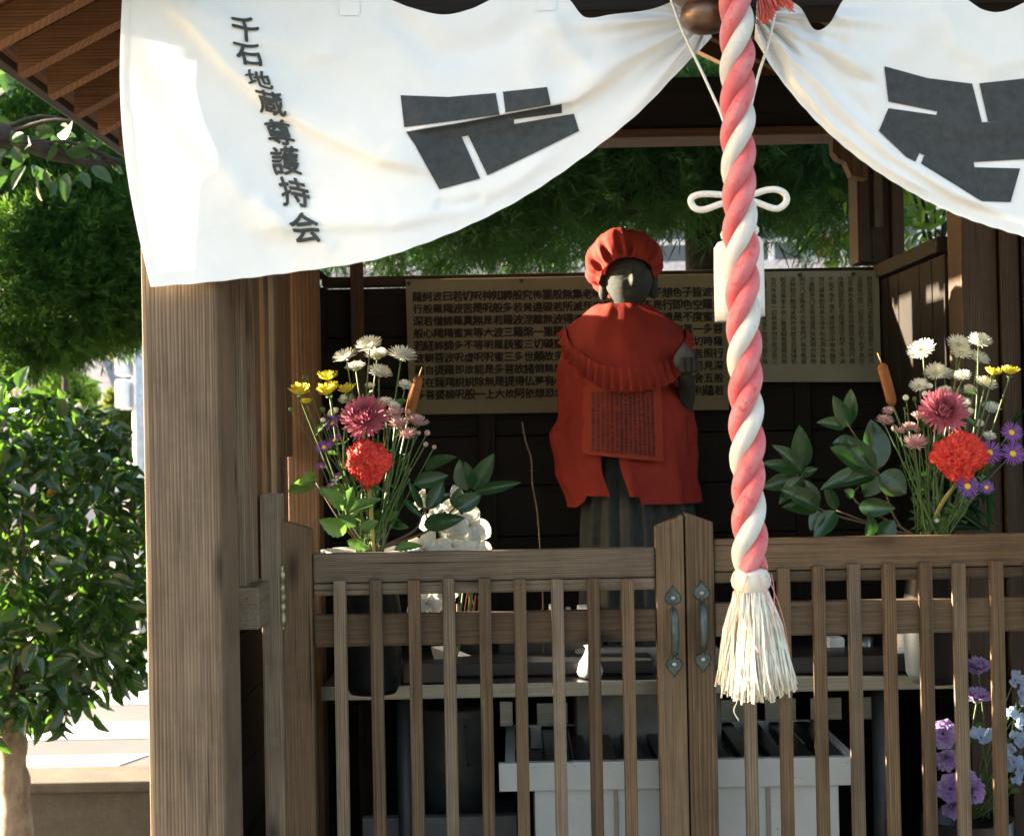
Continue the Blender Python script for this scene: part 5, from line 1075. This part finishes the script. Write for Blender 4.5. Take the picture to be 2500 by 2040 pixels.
for px, py, d, rx_, ry_ in lobes:
    n = int(rx_*ry_/70); s = g.normal(0, 1, (n, 3)); s /= np.linalg.norm(s, axis=1, keepdims=True); r = g.choice([1.0, .88, .7], n, p=[.55, .3, .15])[:, None]*(1+.10*np.sin(s[:, :1]*9+px)*np.cos(s[:, 2:]*8+py))
    c = np.array(P(px, py, d)); R3 = np.array([SZ(rx_, d), SZ((rx_+ry_)*.45, d), SZ(ry_, d)]); q0 = c+s*r*R3*.86; dv0 = s*.9+np.array([0, 0, .12])+g.normal(0, .3, (n, 3))
    q0 = np.repeat(q0, 11, 0); dv = np.repeat(dv0, 11, 0)+g.normal(0, .42, (n*11, 3)); dv /= np.linalg.norm(dv, axis=1, keepdims=True); Cs.append(q0+dv*g.uniform(0, .07, (n*11, 1))); Ds.append(dv)
ce = thing('cypress_tree', (-2.45, 6.0, 0), 'clipped bright green cypress with rounded hanging crown beside the eave', 'tree')
V, F = sprays(np.concatenate(Cs), np.concatenate(Ds), 13, .062, .0020, .42, 3); q = obj('crown', npmesh('crown', V, F, CED), ce); q['kind'] = 'stuff'
MB().tube(spline([Vector((-2.45, 6.0, 0)), Vector((-2.42, 6.0, 1.2)), Vector((-2.35, 5.95, 2.4)), Vector((-2.2, 5.9, 3.2))], 14), [.09-.004*i for i in range(15)], 12).build('trunk', BARK, ce)
for px, py, d, rx_, ry_ in lobes[:6]: MB().tube(spline([Vector((-2.4, 5.98, 2.0)), Vector((-2.3, 5.95, 2.3)).lerp(P(px, py, d), .5), P(px, py, d)], 10), [.03-.0024*i for i in range(11)], 8).build('limb', BARK, ce)
# hanging conifer behind the shrine
bc = thing('cypress_tree', (P(1722, 620, 5.6).x, 5.6, 0), 'dark drooping cypress with thick trunk standing behind the shrine', 'tree')
pts = [Vector((P(1722, 620, 5.6).x, 5.6, 0)), P(1722, 640, 5.6), P(1712, 500, 5.6), P(1700, 200, 5.6), P(1690, -300, 5.6)]; MB().tube(spline(pts, 20), [.08-.0015*i for i in range(21)], 14).build('trunk', DBARK, bc)
bx = np.array([800, 890, 1000, 1200, 1300, 1420, 1470, 1560, 1600, 1680, 1760, 1850, 1900, 2000, 2060, 2140, 2260]); by = np.array([590, 590, 605, 620, 630, 620, 560, 500, 510, 520, 520, 530, 555, 580, 550, 520, 500])
n = 2600; X = g.uniform(780, 2240, n); base_y = np.interp(X, bx, by)+25*np.sin(X/17.)+18*np.sin(X/7.3); dd = g.uniform(5.15, 6.5, n); Yp = g.uniform(0, 1, n)**1.0
YY = 60+(base_y-60)*Yp
keep = (g.uniform(0, 1, n) < np.where(YY > base_y-110, .55, 1.0)) & ~((np.abs(X-1620) < 55) & (YY > 540))
Cs = np.array([P(float(a), float(b), float(c)) for a, b, c in zip(X[keep], YY[keep], dd[keep])]); m = len(Cs)*7; Cs = np.repeat(Cs, 7, 0)
dv = np.repeat(np.array([0, 0, -.6])+g.normal(0, .5, (m//7, 3)), 7, 0)+g.normal(0, .4, (m, 3)); dv /= np.linalg.norm(dv, axis=1, keepdims=True); Cs = Cs+dv*g.uniform(0, .08, (m, 1))
V, F = sprays(Cs, dv, 16, .11, .0024, .45, 4); q = obj('crown', npmesh('crown', V, F, CEDB), bc); q['kind'] = 'stuff'
for k in range(26):
    px = random.uniform(900, 2050); pe = P(px, float(np.interp(px, bx, by))-random.uniform(-20, 70), random.uniform(5.25, 6.0)); s = P(1712, random.uniform(380, 520), 5.6)
    MB().tube(spline([s, s.lerp(pe, .55)+Vector((0, 0, .06)), pe], 12), [.016*(1-.85*i/12)+.001 for i in range(13)], 6).build('limb', DBARK, bc)
for k in range(22):
    px = random.choice([random.uniform(1570, 1680), random.uniform(1850, 2080), random.uniform(1850, 2080), random.uniform(890, 1050)]); a = P(px, random.uniform(555, 610), 5.5); e = a+Vector((random.uniform(-.09, .09), random.uniform(-.05, .05), -random.uniform(.05, .12)))
    MB().tube(spline([a, a.lerp(e, .5)+Vector((random.uniform(-.02, .02), 0, 0)), e], 6), [.003, .0028, .0026, .0022, .0018, .0014, .001], 5).build('twig', DBARK, bc)

# buildings and street things far behind
wallp = plain('pale_render', (.60, .56, .55), .9, var=.06, scale=2); wall2 = plain('lavender_render', (.50, .47, .50), .9, var=.06, scale=2); dark = plain('dark_glass', (.05, .06, .075), .15, 0, .6); tile = plain('grey_roof_tile', (.15, .145, .16), .8, var=.2, scale=3); wm = plain('white_paint', (.78, .77, .75), .6, var=.04)
D = 17.0
ab = thing('apartment_block', (2.0, 21, 0), 'pale pink white building with railed balcony behind the shrine', 'building')
beam('wall', (-3.2, 19.0, 0), (7.0, 24, 6.2), wallp, ab, .02)
beam('parapet', (-3.2, 17.5, P(1900, 672, 17.5).z-.9), (7.0, 17.68, P(1900, 634, 17.5).z), plain('pink_parapet', (.68, .58, .57), .85), ab, .01)
beam('balcony_floor', (-3.2, 17.69, P(1900, 672, 17.5).z-.8), (7.0, 18.99, P(1900, 672, 17.5).z-.62), wallp, ab, .01)
zr = P(1900, 590, 17.5).z
beam('handrail', (-3.2, 17.56, zr), (7.0, 17.62, zr+.05), wm, ab, .005)
for k in range(14): x = -3.1+k*.76; beam('railing_post', (x, 17.57, P(1900, 634, 17.5).z+.001), (x+.06, 17.61, zr-.001), wm, ab, .004)
for k in range(7):
    x = -2.8+k*1.4; z0 = P(1900, 640, 19).z
    wn = beam('window', (x, 18.95, z0-.3), (x+.9, 18.998, z0+.75), wm, ab, .005); beam('pane', (x+.05, 18.94, z0-.25), (x+.85, 18.949, z0+.70), dark, wn, .002)
a = P(1992, 632, 17.3); o = tag(obj('banner', mesh('banner', [P(1990, 575, 17.45), P(2035, 575, 17.45), P(2040, 625, 17.45), P(1996, 628, 17.45), P(1993, 600, 17.42)], [(0, 1, 2, 3, 4)], plain('red_banner', (.65, .03, .04), .7)) ), 'small red banner hung on the pale balcony railing', 'banner')
hs = thing('house', (-9.5, 32, 0), 'low lavender house with grey tiled roof across the road', 'house')
x0, x1 = P(-240, 1000, 28).x, P(262, 1000, 28).x; zw, ztp = P(100, 985, 28).z, P(100, 868, 31).z
beam('wall', (x0, 28, 0), (x1, 34, zw), wall2, hs, .02)
mb = MB(); V = [(x0-.3, 27.5, zw+.002), (x1+.3, 27.5, zw+.002), (x1+.3, 34.5, zw+.002), (x0-.3, 34.5, zw+.002), (x0+.5, 31, ztp), (x1-.9, 31, ztp)]; mb.add(V, [(0, 1, 5, 4), (1, 2, 5), (2, 3, 4, 5), (3, 0, 4), (3, 2, 1, 0)]); mb.build('roof', tile, hs, False)
for px in (55, 140, 215): a = P(px-14, 1038, 27.97); b = P(px+14, 998, 27.97); wn = beam('window', (a.x, 27.95, a.z), (b.x, 27.998, b.z), wm, hs, .005); beam('pane', (a.x+.03, 27.94, a.z+.03), (b.x-.03, 27.949, b.z-.03), dark, wn, .002)
hs2 = thing('house', (-13, 44, 0), 'tall pale lavender house standing behind the grey tiled roof', 'house')
x0, x1 = P(-300, 900, 42).x, P(120, 900, 42).x; beam('wall', (x0, 42, 0), (x1, 48, P(50, 792, 42).z), plain('faint_lavender', (.56, .53, .57), .9, var=.05, scale=1), hs2, .02); beam('roof', (x0-.3, 41.6, P(50, 792, 42).z+.001), (x1+.3, 48.4, P(50, 775, 42).z), tile, hs2, .05)
hs3 = thing('carport', (-5.6, 24, 0), 'small pale carport with railed flat roof beside the grey pole', 'carport')
a = P(232, 1040, 23); b = P(300, 1012, 23); beam('roof', (a.x-.2, 23, a.z), (b.x+.25, 26, b.z), wallp, hs3, .01)
for px in (240, 298): q = P(px, 1100, 23); beam('post', (q.x-.05, 23.1, 0), (q.x+.05, 23.2, a.z-.001), wallp, hs3, .005)
for k in range(6): q = P(240+k*12, 1000, 23); beam('railing_post', (q.x-.012, 23.02, b.z+.001), (q.x+.012, 23.05, P(240, 970, 23).z), wm, hs3, .002)
beam('handrail', (a.x-.1, 23.02, P(240, 970, 23).z+.001), (b.x+.2, 23.05, P(240, 963, 23).z), wm, hs3, .002)
beam('back_wall', (a.x-.2, 25.7, 0), (b.x+.25, 25.9, a.z-.001), plain('shed_grey', (.10, .10, .11), .8), hs3, .01)
pole = thing('signal_pole', (P(338, 1300, 11).x, 11, 0), 'slim grey street pole with two white control boxes', 'pole')
x = P(338, 1000, 11).x; MB().tube([(x, 11, 0), (x, 11, 3.2)], .042, 16).build('shaft', plain('pole_grey', (.50, .52, .56), .5, .2), pole)
for y0, y1 in ((832, 918), (926, 1000)): a = P(286, y1, 11); b = P(318, y0, 11); beam('control_box', (a.x, 10.93, a.z), (b.x, 11.1, b.z), wm, pole, .02)
# far garden trees
def far_tree(name, label, px, py, d, rx_, ry_, mat, seed, n=1500):
    g2 = np.random.default_rng(seed); c = P(px, py, d); s = g2.normal(0, 1, (n, 3)); s /= np.linalg.norm(s, axis=1, keepdims=True); s *= g2.uniform(.45, 1, (n, 1))**.5*(1+.2*np.sin(s[:, :1]*5+seed))
    o = thing(name, (c.x, d, 0), label, 'tree'); Cs = np.array(c)+s*np.array([SZ(rx_, d), SZ(rx_, d), SZ(ry_, d)]); dv = s+g2.normal(0, .5, (n, 3)); dv /= np.linalg.norm(dv, axis=1, keepdims=True)
    V, F = sprays(Cs, dv, 8, SZ(16, d), SZ(3.5, d), .6, seed); q = obj('crown', npmesh('crown', V, F, mat), o); q['kind'] = 'stuff'
    MB().tube([(c.x, d, 0), (c.x, d, c.z)], [SZ(9, d), SZ(5, d)], 8).build('trunk', DBARK, o)
far_tree('garden_tree', 'small round dark green tree in front of the lavender house', 158, 965, 20, 68, 52, CED, 21)
far_tree('garden_tree', 'yellow green feathery tree beside the carport', 290, 1030, 15, 40, 62, leafy('yellow_green_spray', (.08, .12, .02), (.13, .17, .03), (.2, .24, .04), .35, .6, .3, 9, 0), 22)
far_tree('street_tree', 'tall green street tree beyond the eave of the shrine', 150, 420, 14, 330, 130, CED, 23, 5200)
